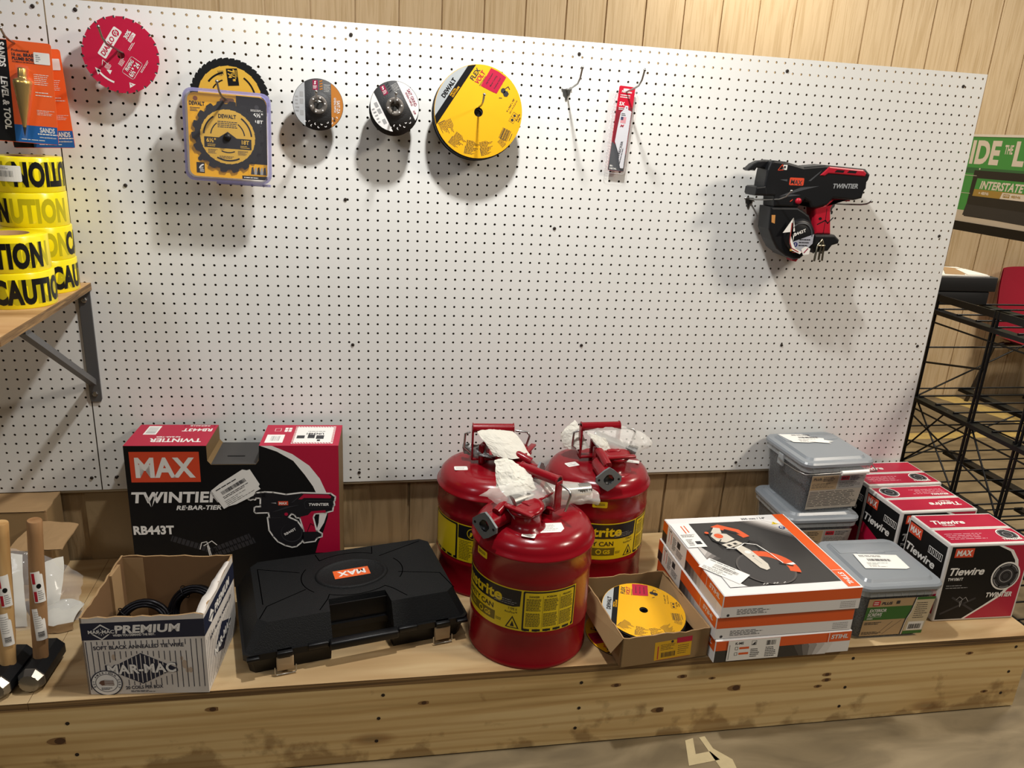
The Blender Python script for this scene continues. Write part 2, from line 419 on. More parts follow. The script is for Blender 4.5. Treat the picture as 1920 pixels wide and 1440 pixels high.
# bench: plywood top in two lengths over a single front board
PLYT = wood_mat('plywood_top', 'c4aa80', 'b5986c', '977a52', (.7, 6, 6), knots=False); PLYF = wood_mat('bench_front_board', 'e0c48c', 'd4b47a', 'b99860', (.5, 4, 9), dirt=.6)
PLYE = wood_mat('plywood_edge', '94754a', '6b5130', '3d2b18', (.9, 4, 60), knots=False)
def yf(x): return -.577 - .019 * x
bench = thing('display_bench', 'low plywood display bench along the wall, screwed together and scuffed at the bottom', 'bench')
def top(x0, x1):
    mb = MB(); t = .019
    v = [(x0, yf(x0), BZ - t), (x1, yf(x1), BZ - t), (x1, .011, BZ - t), (x0, .011, BZ - t)]; v += [(p[0], p[1], BZ) for p in v]
    mb.add(v, [(4, 5, 6, 7), (0, 3, 2, 1), (2, 3, 7, 6)], PLYT); mb.add(v, [(0, 1, 5, 4), (1, 2, 6, 5), (3, 0, 4, 7)], PLYE)
    return mb.build('top_board', bench)
top(-1.2, -.0115); top(-.0105, 2.47)
mb = MB(); v = []
for x in (-1.2, 2.465): v += [(x, yf(x) + .001, 0.004), (x, yf(x) + .001, BZ - .0195), (x, yf(x) + .02, BZ - .0195), (x, yf(x) + .02, 0.004)]
mb.add(v, [(0, 4, 5, 1), (1, 5, 6, 2), (2, 6, 7, 3), (3, 7, 4, 0), (0, 1, 2, 3), (4, 7, 6, 5)], PLYF)
KN = M('wood_knot', '4e3219', .7); KN2 = M('wood_knot_ring', '86643a', .7)
for x, z, a in ((1.42, .085, .009), (1.62, .135, .010), (1.87, .155, .006), (1.872, .138, .006), (1.85, .12, .005), (.04, .13, .011), (.36, .185, .007), (.83, .16, .006), (1.30, .17, .006), (1.47, .182, .006), (1.55, .17, .004), (2.28, .19, .005), (2.36, .06, .005)):
    mb.frame((x, yf(x) + .001, z)); mb.disc(0, 0, a * 2.4, KN2, 1, ry=a * .9); mb.disc(0, 0, a, KN, 2, ry=a * .75)
mb.build('front_board', bench)
mb = MB(); mb.box((2.445, -.58, .004), (2.464, .01, BZ - .0195), PLYT); mb.build('end_board', bench)
def bscrew(x, z):
    mb = MB(); mb.frame((x, yf(x) + .001, z)); mb.lathe([(.0045, -.003), (.0045, .0006), (0, .0006)], SCR, 8, smooth=False); mb.build('screw', bench)
for x, z in ((.06, .175), (.07, .09), (.735, .19), (.725, .125), (.72, .06), (1.21, .185), (1.21, .11), (1.205, .05), (1.935, .2), (1.93, .11), (1.925, .05), (2.42, .2), (2.42, .12), (2.415, .05)): bscrew(x, z)
# floor paint and old tape
TAPE = M('worn_yellow_paint', 'd9bc6c', .6, var=.3, vscale=30, tint2='a08a5a')
mb = MB(); mb.box((2.6, 1.27, 0), (5.2, 1.355, .0008), TAPE); tag(mb.build('floor_line'), 'faded yellow line painted across the concrete behind the wire rack', 'floor marking')
mb = MB(); mb.frame((0, 0, 0), (1, 0, 0), (0, 1, 0)); mb.poly([(4.25, 1.95), (4.40, 1.95), (4.62, 1.38), (4.46, 1.38)], TAPE, 3); mb.poly([(4.25, 1.95), (4.40, 1.95), (4.62, 1.38), (4.46, 1.38)][::-1], TAPE, 2)
tag(mb.build('floor_line'), 'yellow line running from the back wall under the red chair', 'floor marking')
TP2 = M('old_tape', 'cfbd92', .6, var=.25, vscale=40)
mb = MB(); mb.frame((0, 0, 0), (1, 0, 0), (0, 1, 0))
def strip(pts):
    mb.prism(pts, .0003, .0012, TP2)
strip([(1.492, -.625), (1.515, -.62), (1.500, -.672), (1.540, -.668), (1.553, -.697), (1.468, -.705)]); strip([(1.532, -.62), (1.548, -.618), (1.552, -.66), (1.585, -.70), (1.58, -.76), (1.545, -.74)])
tag(mb.build('tape_scrap'), 'peeling scraps of pale tape stuck to the concrete in front of the bench', 'tape')

# ------------------------------------------------------------------ camera
cam = bpy.data.cameras.new('camera'); co = bpy.data.objects.new('camera', cam); C.objects.link(co)
R0 = (0.9808, -0.1875, 0.0543); R1 = (-0.0074, -0.3140, -0.9494); R2 = (0.1950, 0.9307, -0.3093)
mw = Matrix.Identity(4)
for i in range(3): mw[i][0], mw[i][1], mw[i][2] = R0[i], -R1[i], -R2[i]
q = mw.to_quaternion(); mw = q.to_matrix().to_4x4(); mw.translation = (.6836, -2.0886, 1.4453); co.matrix_world = mw
cam.sensor_width = 36; cam.lens = 1451.2 / 1920 * 36; cam.clip_start = .05; scene.camera = co

# ------------------------------------------------------------------ light
def lamp(name, kind, loc, energy, size, colr, rot=(0, 0, 0), sy=None):
    l = bpy.data.lights.new(name, kind); l.energy = energy; l.color = lin(colr)[:3]
    if kind == 'AREA':
        l.size = size
        if sy: l.shape = 'RECTANGLE'; l.size_y = sy
        else: l.shape = 'DISK'
    else: l.shadow_soft_size = size
    o = bpy.data.objects.new(name, l); C.objects.link(o); o.location = loc; o.rotation_euler = rot; return o
sp = lamp('hanging_lamp', 'SPOT', (1.0, -.60, 2.46), 112, .045, 'fffdf9'); sp.data.spot_size = math.radians(170); sp.data.spot_blend = .9
lamp('ceiling_fill_lamp', 'AREA', (.7, -3.0, 3.1), 11, 1.8, 'fffaf3', rot=(math.radians(30), 0, 0), sy=.5)  # unseen area fill from the front, added to even out the pegboard light
lamp('ceiling_fill_lamp', 'AREA', (3.7, -1.7, 3.0), 62, .5, 'fff3e2', rot=(math.radians(20), math.radians(35), 0), sy=.4)
lamp('back_lamp', 'AREA', (2.6, 1.2, 2.8), 19, .35, 'fff3dc', rot=(math.radians(25), 0, 0), sy=.2)
lamp('ceiling_fill_lamp', 'AREA', (-1.6, -2.2, 3.0), 18, .6, 'f8f9ff', rot=(math.radians(25), math.radians(-25), 0), sy=.4)  # unseen cool fill, added to brighten the lower part of the left pegboard
lamp('back_lamp', 'AREA', (.3, .7, 3.0), 18, .5, 'fff3e0', rot=(math.radians(30), 0, 0), sy=.3)
lamp('back_lamp', 'AREA', (4.2, .3, 3.0), 55, .6, 'fff3e0', sy=.4)
w = bpy.data.worlds.new('world'); scene.world = w; w.use_nodes = True
w.node_tree.nodes['Background'].inputs['Color'].default_value = (1, .98, .95, 1); w.node_tree.nodes['Background'].inputs['Strength'].default_value = .035
scene.view_settings.view_transform = 'Standard'; scene.view_settings.look = 'None'; scene.view_settings.gamma = 1
scene.view_settings.use_curve_mapping = False; scene.view_settings.exposure = 0
# ------------------------------------------------------------------ things on the pegboard
def hook(x, z, label, L=.141, rise=.035, dx=0, plate=False, slope=.012, name='pegboard_hook'):
    t = thing(name, label, 'hook', (x, 0, z), group='wire hooks on the pegboard')
    mb = MB(); mb.tube([(0, -.003, 0), (dx * .3, -L * .4, slope * .4), (dx * .75, -L * .76, slope), (dx * .9, -L * .9, slope + rise * .35), (dx, -L, slope + rise)], .0024, ZINC, 8)
    mb.lathe([(0, 0), (0, 0)], ZINC, 3)
    mb.v = mb.v; mb.M = Matrix.Translation((dx, -L, slope + rise)); mb.lathe([(.0, -.0038), (.0034, -.002), (.0036, .001), (.002, .0035), (0, .004)], ZINC, 8); mb.build('wire', t)
    mb = MB(); mb.tube([(-.0127, .012, .004), (-.0127, -.003, .003), (.0127, -.003, .003), (.0127, .012, .004)], .002, ZINC, 6)
    mb.frame((0, -.0012, 0)); mb.bprism([(-.011, .002), (-.009, -.01), (-.004, -.014), (-.002, -.024), (.002, -.024), (.004, -.014), (.009, -.01), (.011, .002)], 0, .002, ZINC, .0005)
    mb.build('bracket', t)
    return t
def gear(n, r0, r1, ph=0, hook=.5):
    p = []
    for i in range(n):
        a = 2 * PI * i / n + ph; s = 2 * PI / n
        p += [(r1 * math.cos(a), r1 * math.sin(a)), (r1 * .985 * math.cos(a + s * hook), r1 * .985 * math.sin(a + s * hook)),
              (r0 * 1.01 * math.cos(a + s * min(hook + .16, .84)), r0 * 1.01 * math.sin(a + s * min(hook + .16, .84))), (r0 * math.cos(a + s * .86), r0 * math.sin(a + s * .86)), (r1 * .985 * math.cos(a + s * .94), r1 * .985 * math.sin(a + s * .94))]
    return p
def plate_hole(mb, outer, rh, z0, z1, m, side, n=24):
    """flat plate with a round arbor hole: outer outline (ccw) joined to the hole ring"""
    hole = []
    for p in outer:
        a = math.atan2(p[1], p[0]); hole.append((rh * math.cos(a), rh * math.sin(a)))
    k = len(outer); vs = [(p[0], p[1], z) for z in (z0, z1) for p in outer] + [(p[0], p[1], z) for z in (z0, z1) for p in hole]; f = []; g = []
    for i in range(k):
        j = (i + 1) % k
        f.append((k + i, k + j, 3 * k + j, 3 * k + i)); f.append((j, i, 2 * k + i, 2 * k + j)); g.append((i, j, k + j, k + i)); g.append((2 * k + j, 2 * k + i, 3 * k + i, 3 * k + j))
    mb.add(vs, f, m); mb.add(vs, g, side)
circ = lambda r, n=64, a0=0: [(r * math.cos(2 * PI * i / n + a0), r * math.sin(2 * PI * i / n + a0)) for i in range(n)]
def clip_half(r, side, x):
    """segment of a disc left or right of the chord x"""
    a = math.degrees(math.acos(x / r)); return arc(0, 0, r, a, 360 - a, 30) if side < 0 else arc(0, 0, r, -a, a, 30)

# red saw blade
RED = M('red_blade_paint', 'c01c40', .33, var=.06, vscale=30)
hk = hook(.158, 1.569, 'wire hook through the centre of the red saw blade', rise=.03, dx=-.014)
mb = MB(); mb.frame((0, 0, 0))
plate_hole(mb, gear(24, .077, .0825, .1, .8), .0085, 0, .0022, RED, RED)
for i in range(24):
    a = 2 * PI * i / 24 + .1; r = Matrix.Rotation(a, 4, 'Z'); mb.M = mb.M @ r
    mb.rect(.0775, -.002, .0828, .0012, STEEL, 11); mb.M = mb.M @ r.inverted()
mb.M = mb.M @ Matrix.Rotation(math.radians(56), 4, 'Z') @ Matrix.Translation((0, 0, .0022)); W2 = WHT
mb.rrect(-.027, .021, .045, .041, .003, W2); mb.text('DIABLO', -.023, .026, .0105, RED, w=.046, bold=.05, shear=.12); mb.disc(.034, .031, .0075, RED, 2); mb.ring(.034, .031, .003, .0045, W2, 3, 20, -60, 220); mb.line([(.03, .024), (.039, .036)], .0015, W2, 3)
mb.text('30%', .037, .006, .0085, W2, w=.02, bold=.06); mb.rrect(.036, -.0045, .058, .0035, .0015, W2); mb.greek(.038, -.0035, .056, .0025, 3, RED)
mb.line(rr2(-.03, -.047, .012, -.019, .004), .0009, W2, closed=True); mb.text('FRAMING', -.022, -.029, .0078, W2, w=.028, bold=.05, shear=.1); mb.text('6½"', -.027, -.043, .0105, W2, w=.019, bold=.05); mb.text('24', -.004, -.043, .0105, W2, w=.011, bold=.05); mb.greek(-.006, -.055, .03, -.05, 2, W2)
mb.greek(.02, -.012, .045, -.006, 2, W2); mb.greek(-.02, -.014, -.002, -.004, 4, W2)
mb.line([(-.043, .021), (-.032, .026), (-.034, .012)], .0012, W2); mb.poly([(-.05, -.002), (-.046, .009), (-.04, -.001)], W2); mb.greek(-.044, .004, -.03, .016, 5, W2)
mb.ring(0, 0, .060, .064, W2, 1, 20, 158, 196); mb.poly([(-.0665, .018), (-.056, .031), (-.054, .018)], W2)
mb.poly([(-.036, -.056), (-.05, -.05), (-.04, -.043)], W2); mb.text('!', -.042, -.052, .006, RED, bold=.05)
o = mb.build('toothed_saw_disc'); o.location = (.158, -.04, 1.563); tag(o, 'round red circular saw blade with white lettering, hung at the upper left', 'saw blade')

# big yellow blade behind the clamshell
DWY = M('dewalt_yellow', 'edac08', .4); DBK = M('black_blade_coat', '121314', .4); DWB = M('blade_yellow', 'd2a63c', .4)
hook(.392, 1.474, 'wire hook carrying the purple-edged saw blade package', L=.15, rise=.03, dx=-.012)
mb = MB(); mb.frame((0, 0, 0)); plate_hole(mb, gear(40, .087, .0905, 0, .62), .0085, 0, .002, DBK, DBK)
plate_z = Matrix.Translation((0, 0, .002)); mb.M = mb.M @ plate_z
mb.poly(gear(24, .0715, .073, 0, .8), DWB, 1)
mb.M = mb.M @ Matrix.Rotation(math.radians(-85), 4, 'Z')
mb.rect(-.066, .0, -.028, .025, BLK, 2); mb.M = mb.M @ Matrix.Rotation(0, 4, 'Z'); mb.text('7¼"', -.064, .004, .014, DWB, w=.026, k=3, bold=.05); mb.greek(-.062, .018, -.04, .024, 2, DWB, 3)
mb.greek(-.062, -.02, -.048, -.006, 4, INK, 2); mb.ring(0, 0, .056, .060, BLK, 2, 20, 188, 228); mb.ring(0, 0, .041, .044, BLK, 2, 16, 195, 235)
mb.ring(0, 0, .056, .060, BLK, 2, 20, 10, 60); mb.ring(0, 0, .056, .060, BLK, 2, 20, 100, 140)
o = mb.build('toothed_saw_disc'); o.location = (.39, -.035, 1.484); tag(o, 'black-rimmed yellow saw blade half hidden behind the purple-edged package', 'saw blade')

# clamshell with the smaller blade
t = thing('saw_blade_package', 'clear purple-edged clamshell holding a yellow and black saw blade', 'saw blade pack', (.386, -.07, 1.397), rot=(0, math.radians(1.5), 0))
PURP = M('purple_plastic_edge', '8a86b4', .15, alpha=.62, coat=.4)
CLR2 = M('clamshell_film', 'eceaf6', .06, alpha=.025, coat=.4)
mb = MB(); mb.frame((0, 0, 0)); A = rr2(-.098, -.104, .098, .104, .022); Bp = rr2(-.09, -.096, .09, .096, .018); n = len(A)
for (P, Q, za, zb) in ((A, A, -.012, .0), (A, Bp, 0, .014), (Bp, Bp, .014, .0145)):
    mb.add([(p[0], p[1], za) for p in P] + [(p[0], p[1], zb) for p in Q], [(i, (i + 1) % n, (i + 1) % n + n, i + n) for i in range(n)], PURP, False)
mb.frame_ring(A, rr2(-.0925, -.0985, .0925, .0985, .019), PURP, 40); mb.bprism([(-.03, -.104), (.095, -.104), (.095, -.110), (-.03, -.110)], -.004, .0, PURP, .001); mb.build('clear_shell_rim', t, 'purple tinted plastic rim')
mb = MB(); mb.frame((0, -.003, 0)); mb.prism(rr2(-.088, -.094, .088, .094, .016), -.003, 0, DWY)
mb.poly([(.02, .094), (.072, .094), (.083, .089), (.088, .078), (.088, -.058), (.045, -.058), (.02, .05)], BLK, 1); mb.rect(.03, -.094, .088, -.086, BLK, 1)
mb.text('DEWALT', -.084, .066, .0088, BLK, w=.034, bold=.06); mb.greek(-.082, .052, -.06, .062, 3, INK); mb.disc(-.07, .081, .005, M('hole_dark', '8a4a20', .6), 2); mb.disc(.066, .072, .005, INK, 2); mb.disc(-.064, -.053, .005, INK, 2)
mb.text('6½"', .058, .05, .009, WHT, w=.022, k=3, bold=.05); mb.text('18T', .062, .036, .0075, WHT, w=.018, k=3, bold=.05); mb.greek(.052, .062, .082, .067, 2, WHT, 3); mb.greek(.06, .024, .082, .031, 3, WHT, 3)
mb.rect(-.073, -.086, -.055, -.062, BLK, 2); mb.ring(-.055, -.078, .010, .013, WHT, 3, 12, 100, 170); mb.greek(-.066, -.084, -.056, -.072, 5, WHT, 3)
mb.rect(.045, -.084, .088, -.058, DWY, 2)
for i in range(5): mb.poly([(.05 + i * .007, -.082), (.052 + i * .007, -.066 - .002 * (i % 2)), (.056 + i * .007, -.064), (.058 + i * .007, -.082)], (INK, GRY, BLK, GRY, INK)[i], 3)
mb.greek(.034, -.092, .084, -.088, 1, WHT, 3); mb.rrect(-.016, .076, .016, .087, .005, M('euro_slot', '7a4b28', .6), 2); mb.build('card', t)
mb = MB(); mb.frame((0, -.005, 0)); plate_hole(mb, gear(18, .0735, .0815, .3, .42), .007, 0, .0018, DBK, DBK); mb.M = mb.M @ Matrix.Translation((0, 0, .0018))
mb.poly(gear(30, .0605, .0622, 0, .8), DWB, 1)
mb.text('DEWALT', 0, .042, .0088, BLK, w=.04, bold=.06, align='c'); mb.greek(-.022, .02, .022, .036, 4, INK, 2, ragged=.1)
mb.poly([(-.053, -.002), (-.02, -.002), (-.0, .012), (.02, -.002), (.053, -.002), (.053, -.026), (-.053, -.026)], BLK, 2)
mb.text('6½"', -.048, -.014, .0092, DWB, w=.021, k=3, bold=.05); mb.text('18T', .031, -.014, .0092, DWB, w=.017, k=3, bold=.05); mb.greek(-.046, -.024, -.026, -.017, 2, DWB, 3); mb.greek(.028, -.024, .05, -.017, 2, DWB, 3)
for r0, r1, a0, a1 in ((.052, .0555, 125, 175), (.037, .0395, 128, 172), (.052, .0555, 5, 55), (.037, .0395, 8, 52), (.034, .0365, 245, 295), (.052, .0555, 242, 298)): mb.ring(0, 0, r0, r1, BLK, 2, 16, a0, a1)
mb.greek(-.045, -.04, -.022, -.029, 5, INK); mb.greek(.022, -.04, .045, -.029, 5, INK); mb.greek(-.02, -.05, .02, -.043, 3, INK); mb.build('saw_blade', t, 'yellow saw blade with black toothed rim')
mb = MB(); mb.frame((0, -.014, 0)); mb.lathe([(.0085, -.006), (.0085, .002), (.005, .005), (0, .0055)], PLB, 20); mb.build('arbor_plug', t)
mb = MB(); mb.frame((0, -.0135, 0)); mb.prism(rr2(-.09, -.096, .09, .096, .018), 0, .0006, CLR2); mb.build('clear_cover', t, 'clear plastic front of the clamshell')

# grinding wheels
WBK = M('wheel_black', '2a2a2b', .62, bump=.25, bscale=400); WHUB = M('wheel_hub_steel', '6a645e', .6, .6); WOR = M('wheel_orange_label', 'b5722a', .5); WGR = M('wheel_grey_label', 'aeb0b2', .5); WSH = M('wheel_white_label', 'e4e2e0', .5); MAG = M('magenta_print', '8e1440', .5)
def wheel(r, variant, rot, loc, label, group=None):
    t = thing('grinding_wheel', label, 'grinding wheel', loc, group=group)
    mb = MB(); mb.frame((0, 0, 0))
    mb.lathe([(.0111, .0065), (.021, .0065), (.027, .003), (.031, 0), (r, 0), (r, -.006), (.031, -.006), (.0111, -.001), (.0111, .0065)], WBK, 56)
    mb.M = mb.M @ Matrix.Rotation(math.radians(rot), 4, 'Z'); cR = r * .52
    if variant:
        L_, R_, ink = (WGR, WOR, INK) if variant == 1 else (WSH, WSH, MAG)
        mb.poly(clip_half(r * .985, -1, -cR), L_, 1); mb.poly(clip_half(r * .985, 1, cR), R_, 1)
        for y in (-.026, 0, .016): mb.rrect(-r * .72, y, -r * .58, y + .012, .001, GRY, 2)
        mb.greek(-r * .9, -.02, -r * .75, .02, 5, GRY, 2); mb.M = mb.M @ Matrix.Rotation(-PI / 2, 4, 'Z')
        mb.text('SAIT GRIND' if variant == 2 else 'SAIT-ZA', -.012 if variant == 1 else -.022, r * .74, .0075, ink if variant == 2 else WSH, w=.03 if variant == 1 else .042, k=3, bold=.02)
        mb.text('GENERAL PURPOSE', -.018, r * .63, .0048, MAG if variant == 2 else WSH, w=.034, k=3, bold=.02); mb.text('A24R' if variant == 2 else 'Z24R', .027, r * .6, .0045, ink, w=.01, k=3, bold=.04); mb.M = mb.M @ Matrix.Rotation(PI / 2, 4, 'Z')
        mb.rect(-.012, r * .56, .0, r * .93, MAG, 1); mb.text('S', -.009, r * .78, .007, WHT, k=3, bold=.06, shear=.2); mb.greek(-.011, r * .6, -.001, r * .74, 3, WHT, 3)
        for i in range(4): mb.poly([(.004, r * (.56 + .1 * i)), (.011, r * (.6 + .1 * i)), (.011, r * (.65 + .1 * i)), (.004, r * (.61 + .1 * i))], WOR if variant == 1 else INK, 2)
        mb.greek(.014, r * .5, .03, r * .8, 6, WHT, 2, fill=.2)
        for i in range(11):
            a = math.radians(232 + 9.5 * i); q = r * (.75 if i % 2 else .86); mb.ring(q * math.cos(a), q * math.sin(a), .0012, .0026, WSH, 2, 8, 30 * i, 30 * i + 200)
    mb.build('disc', t)
    mb = MB(); mb.frame((0, -.0066, 0)); mb.lathe([(.0108, 0), (.0108, .001), (.0205, .001), (.0215, 0)], WHUB, 32); mb.lathe([(.0108, .001), (.0108, -.008)], WHUB, 32)
    for i in range(6): mb.disc(.0165 * math.cos(i * PI / 3 + .2), .0165 * math.sin(i * PI / 3 + .2), .0018, WSH, 6, 8)
    mb.build('hub', t, 'steel centre hub'); return t
hook(.593, 1.487, 'wire hook through the orange-labelled grinding wheel', L=.12, rise=.016, slope=.006)
wheel(.0595, 1, 0, (.594, -.048, 1.482), 'black grinding wheel with grey and orange label bands, left of the two')
hook(.776, 1.492, 'wire hook through the white-labelled grinding wheels', L=.13, rise=.018, slope=.006)
wheel(.0590, 2, 28, (.776, -.072, 1.488), 'black grinding wheel with two white label bands, front of the stack on its hook')
for k in range(3): wheel(.0590, 0, 0, (.7755 - .0008 * k, -.0625 + .0095 * k, 1.4805 - .0012 * k), 'plain black grinding wheel stacked behind the white-labelled one', 'grinding wheels behind the front one')

# yellow cutting discs
DYL = M('disc_yellow_paper', 'efb20c', .5, var=.05, vscale=40); DSL = M('disc_silver_paper', 'aab0b2', .4); DRD = M('disc_red_patch', 'b5123c', .5)
def cut_disc(name, r, label, group, art=True):
    mb = MB(); mb.frame((0, 0, 0)); plate_hole(mb, circ(r, 72), .0111, -.0026, 0, DYL if art else WBK, DBK)
    if art:
        ro = Matrix.Rotation(math.radians(-33), 4, 'Z'); mb.M = mb.M @ ro
        c = -.083 / .111 * r; d = -.0685 / .111 * r
        mb.poly(clip_half(r * .99, -1, c), DSL, 1)
        a0 = math.degrees(math.acos(c / (r * .99))); b0 = math.degrees(math.acos(d / (r * .99)))
        mb.poly(arc(0, 0, r * .99, b0, a0, 6) + arc(0, 0, r * .99, 360 - a0, 360 - b0, 6), BLK, 1)
        k = r / .111; mb.M = mb.M @ Matrix.Scale(k, 4)
        mb.M = mb.M @ Matrix.Rotation(PI / 2, 4, 'Z')     # reads upward along the left chord
        mb.text('DEWALT', -.0235, .0875, .0105, BLK, w=.052, k=3, bold=.09); mb.text('METAL', -.01, .0775, .0038, DYL, w=.022, k=3, bold=.03); mb.text('CUT/COUPE', -.01, .0713, .0045, DYL, w=.03, k=3, bold=.05)
        mb.text('FLEX', .052, .0525, .0115, INK, w=.031, k=2, bold=.04); mb.text('VOLT', .052, .0385, .0115, DRD, w=.034, k=2, bold=.04, shear=.1); mb.greek(.052, .032, .082, .0355, 2, INK)
        mb.M = mb.M @ Matrix.Rotation(-PI / 2, 4, 'Z')
        base = mb.M @ Matrix.Rotation(math.radians(33), 4, 'Z')
        mb.at(base, 0, 0); mb.poly([(.003, .062), (.027, .1045), (.047, .097), (.066, .0855), (.0437, .046), (.024, .053)], DRD, 2); mb.disc(.060, .054, .0065, INK, 2, 7); mb.disc(.067, .047, .0075, INK, 2, 6); mb.line([(.064, .058), (.072, .064), (.076, .058)], .002, INK, 2); mb.greek(.05, .034, .058, .039, 1, INK)
        for i, tx in enumerate(('High Performance', 'Metal Cutting', 'Stainless Steel')): mb.at(base, .018 + .010 * i, .066 - .005 * i, 60); mb.text(tx, 0, 0, .0038, INK, w=.03, k=3, bold=.01)
        mb.at(base, .074, .004, 62); mb.text('9" x 5/64" x 7/8"', 0, 0, .0042, INK, w=.036, bold=.02); mb.text('230 x 1.9 x 22.23 mm', 0, -.0075, .0036, INK, w=.036, bold=.01)
        mb.at(base, .078, -.016, 62); mb.line([(0, 0), (.024, 0), (.024, -.013), (0, -.013)], .0007, INK, closed=True); mb.line([(.012, 0), (.012, -.013)], .0007, INK); mb.disc(.006, -.0065, .004, INK, 2, 5); mb.disc(.018, -.0065, .004, INK, 2, 4)
        mb.at(base, .098, -.016, 62); mb.text('Max RPM', 0, 0, .0036, INK, w=.018, bold=.02); mb.text('6,600', 0, -.0055, .0036, INK, w=.012, bold=.02)
        mb.at(base, .07, -.05, -22); mb.barcode(-.012, -.014, .012, .014, INK, n=14, vert=False); mb.rect(.015, -.01, .0165, .01, INK)
        for a, n in ((208, 12), (236, 13), (262, 13), (287, 13)):
            mb.at(base, 0, 0, a + 90); mb.greek(-.017, -.104, .017, -.070, n, INK, fill=.35, ragged=.5); mb.rect(-.019, -.104, -.0175, -.085, INK)
        mb.at(base, 0, 0, 405); mb.greek(-.012, -.104, .008, -.084, 8, INK, fill=.35, ragged=.5)
    o = mb.build(name); tag(o, label, 'cutting disc', group); return o
hook(.984, 1.496, 'wire hook through the hanging yellow cutting discs', L=.141, rise=.022, slope=.008)
d0 = cut_disc('cutting_disc', .111, 'large yellow and silver metal cutting disc facing out on the pegboard', None); d0.location = (.984, -.058, 1.4875)
d1 = cut_disc('cutting_disc', .111, 'black-edged cutting disc stacked behind the yellow one on its hook', 'discs behind the hanging yellow one', False)
for k in range(4):
    e = d1 if k == 0 else copy_tree(d1); e.location = (.9815 - .0008 * k, -.0552 + .0028 * k, 1.4825 - .0006 * k)

hook(1.221, 1.555, 'bare wire hook with nothing hanging on it')
# reciprocating saw blades
hook(1.379, 1.560, 'wire hook holding the slim red and grey blade pack')
t = thing('saw_blade_pack', 'slim clear pack of reciprocating saw blades with red and grey card', 'blade pack', (1.371, -.016, 1.465), rot=(0, math.radians(3.2), 0))
MRED = M('milwaukee_red', 'c3122f', .4); DGR = M('charcoal_print', '4b4d50', .45)
mb = MB(); mb.frame((0, 0, 0)); mb.prism(rr2(-.018, -.105, .026, .110, .004), -.0012, 0, MRED); mb.poly([(-.018, -.104), (.0262, -.104), (.0262, -.06), (-.018, -.03)], DGR, 1)
mb.text('Milwaukee', .004, .094, .0055, WHT, w=.028, align='c', bold=.05, shear=.2); mb.greek(-.012, .08, .022, .09, 2, WHT); mb.text('5X', -.012, .062, .009, WHT, w=.015, bold=.06); mb.greek(-.012, .05, .02, .058, 2, WHT); mb.text('BI-', -.014, -.094, .004, WHT, w=.009, bold=.05); mb.text('METAL', -.014, -.101, .004, WHT, w=.02, bold=.05)
mb.rrect(-.006, .098, .012, .104, .002, WHT, 2); mb.build('card', t)
mb = MB(); mb.frame((0, -.004, 0)); BL = M('white_blade', 'd3d3d8', .35)
bp = [(.014, -.096), (.0225, -.096)]
for i in range(34): bp += [(.0215, -.094 + i * .0042), (.0235, -.0925 + i * .0042)]
bp += [(.0215, .05), (.013, .052), (.012, .062), (.004, .062), (.002, .052), (-.006, .044), (-.009, .01), (-.011, -.03), (.004, -.06), (.010, -.085)]
mb.prism(bp, 0, .0012, BL); mb.M = mb.M @ Matrix.Translation((0, 0, .0012))
mb.rect(-.004, .018, .011, .034, M('flag_pink', 'cf8f96', .5), 1); mb.rect(-.004, .026, .003, .034, M('flag_blue', '2a3456', .5), 2); mb.greek(-.004, .036, .01, .044, 2, INK); mb.text('M', -.003, .008, .007, MRED, w=.011, bold=.02, shear=.3); mb.disc(.008, .057, .0015, INK, 1, 8)
mb.M = mb.M @ Matrix.Rotation(math.radians(84), 4, 'Z'); mb.text('WRECKER', -.07, -.0145, .0062, INK, w=.044, bold=.03); mb.greek(-.085, -.021, -.03, -.0165, 1, INK); mb.build('blade', t, 'pale saw blade seen through the pack')
mb = MB(); mb.frame((0, 0, 0)); CT = CLR2
A = rr2(-.031, -.111, .030, .116, .008); Bp = rr2(-.018, -.106, .0265, .06, .005); n = len(A)
mb.add([(p[0], p[1], -.0022) for p in A], [list(range(n))], CT); mb.prism(Bp, .0, .010, CT)
for i in range(26): mb.M = mb.M; mb.rrect(-.0285, -.1 + i * .0075, -.0225, -.0965 + i * .0075, .001, M('clear_rib', 'd5d6d8', .2, alpha=.45), 3)
mb.line(A, .0016, M('clear_edge', 'dfe0e2', .2, alpha=.5), 2, closed=True); mb.build('clear_shell', t, 'clear plastic shell')

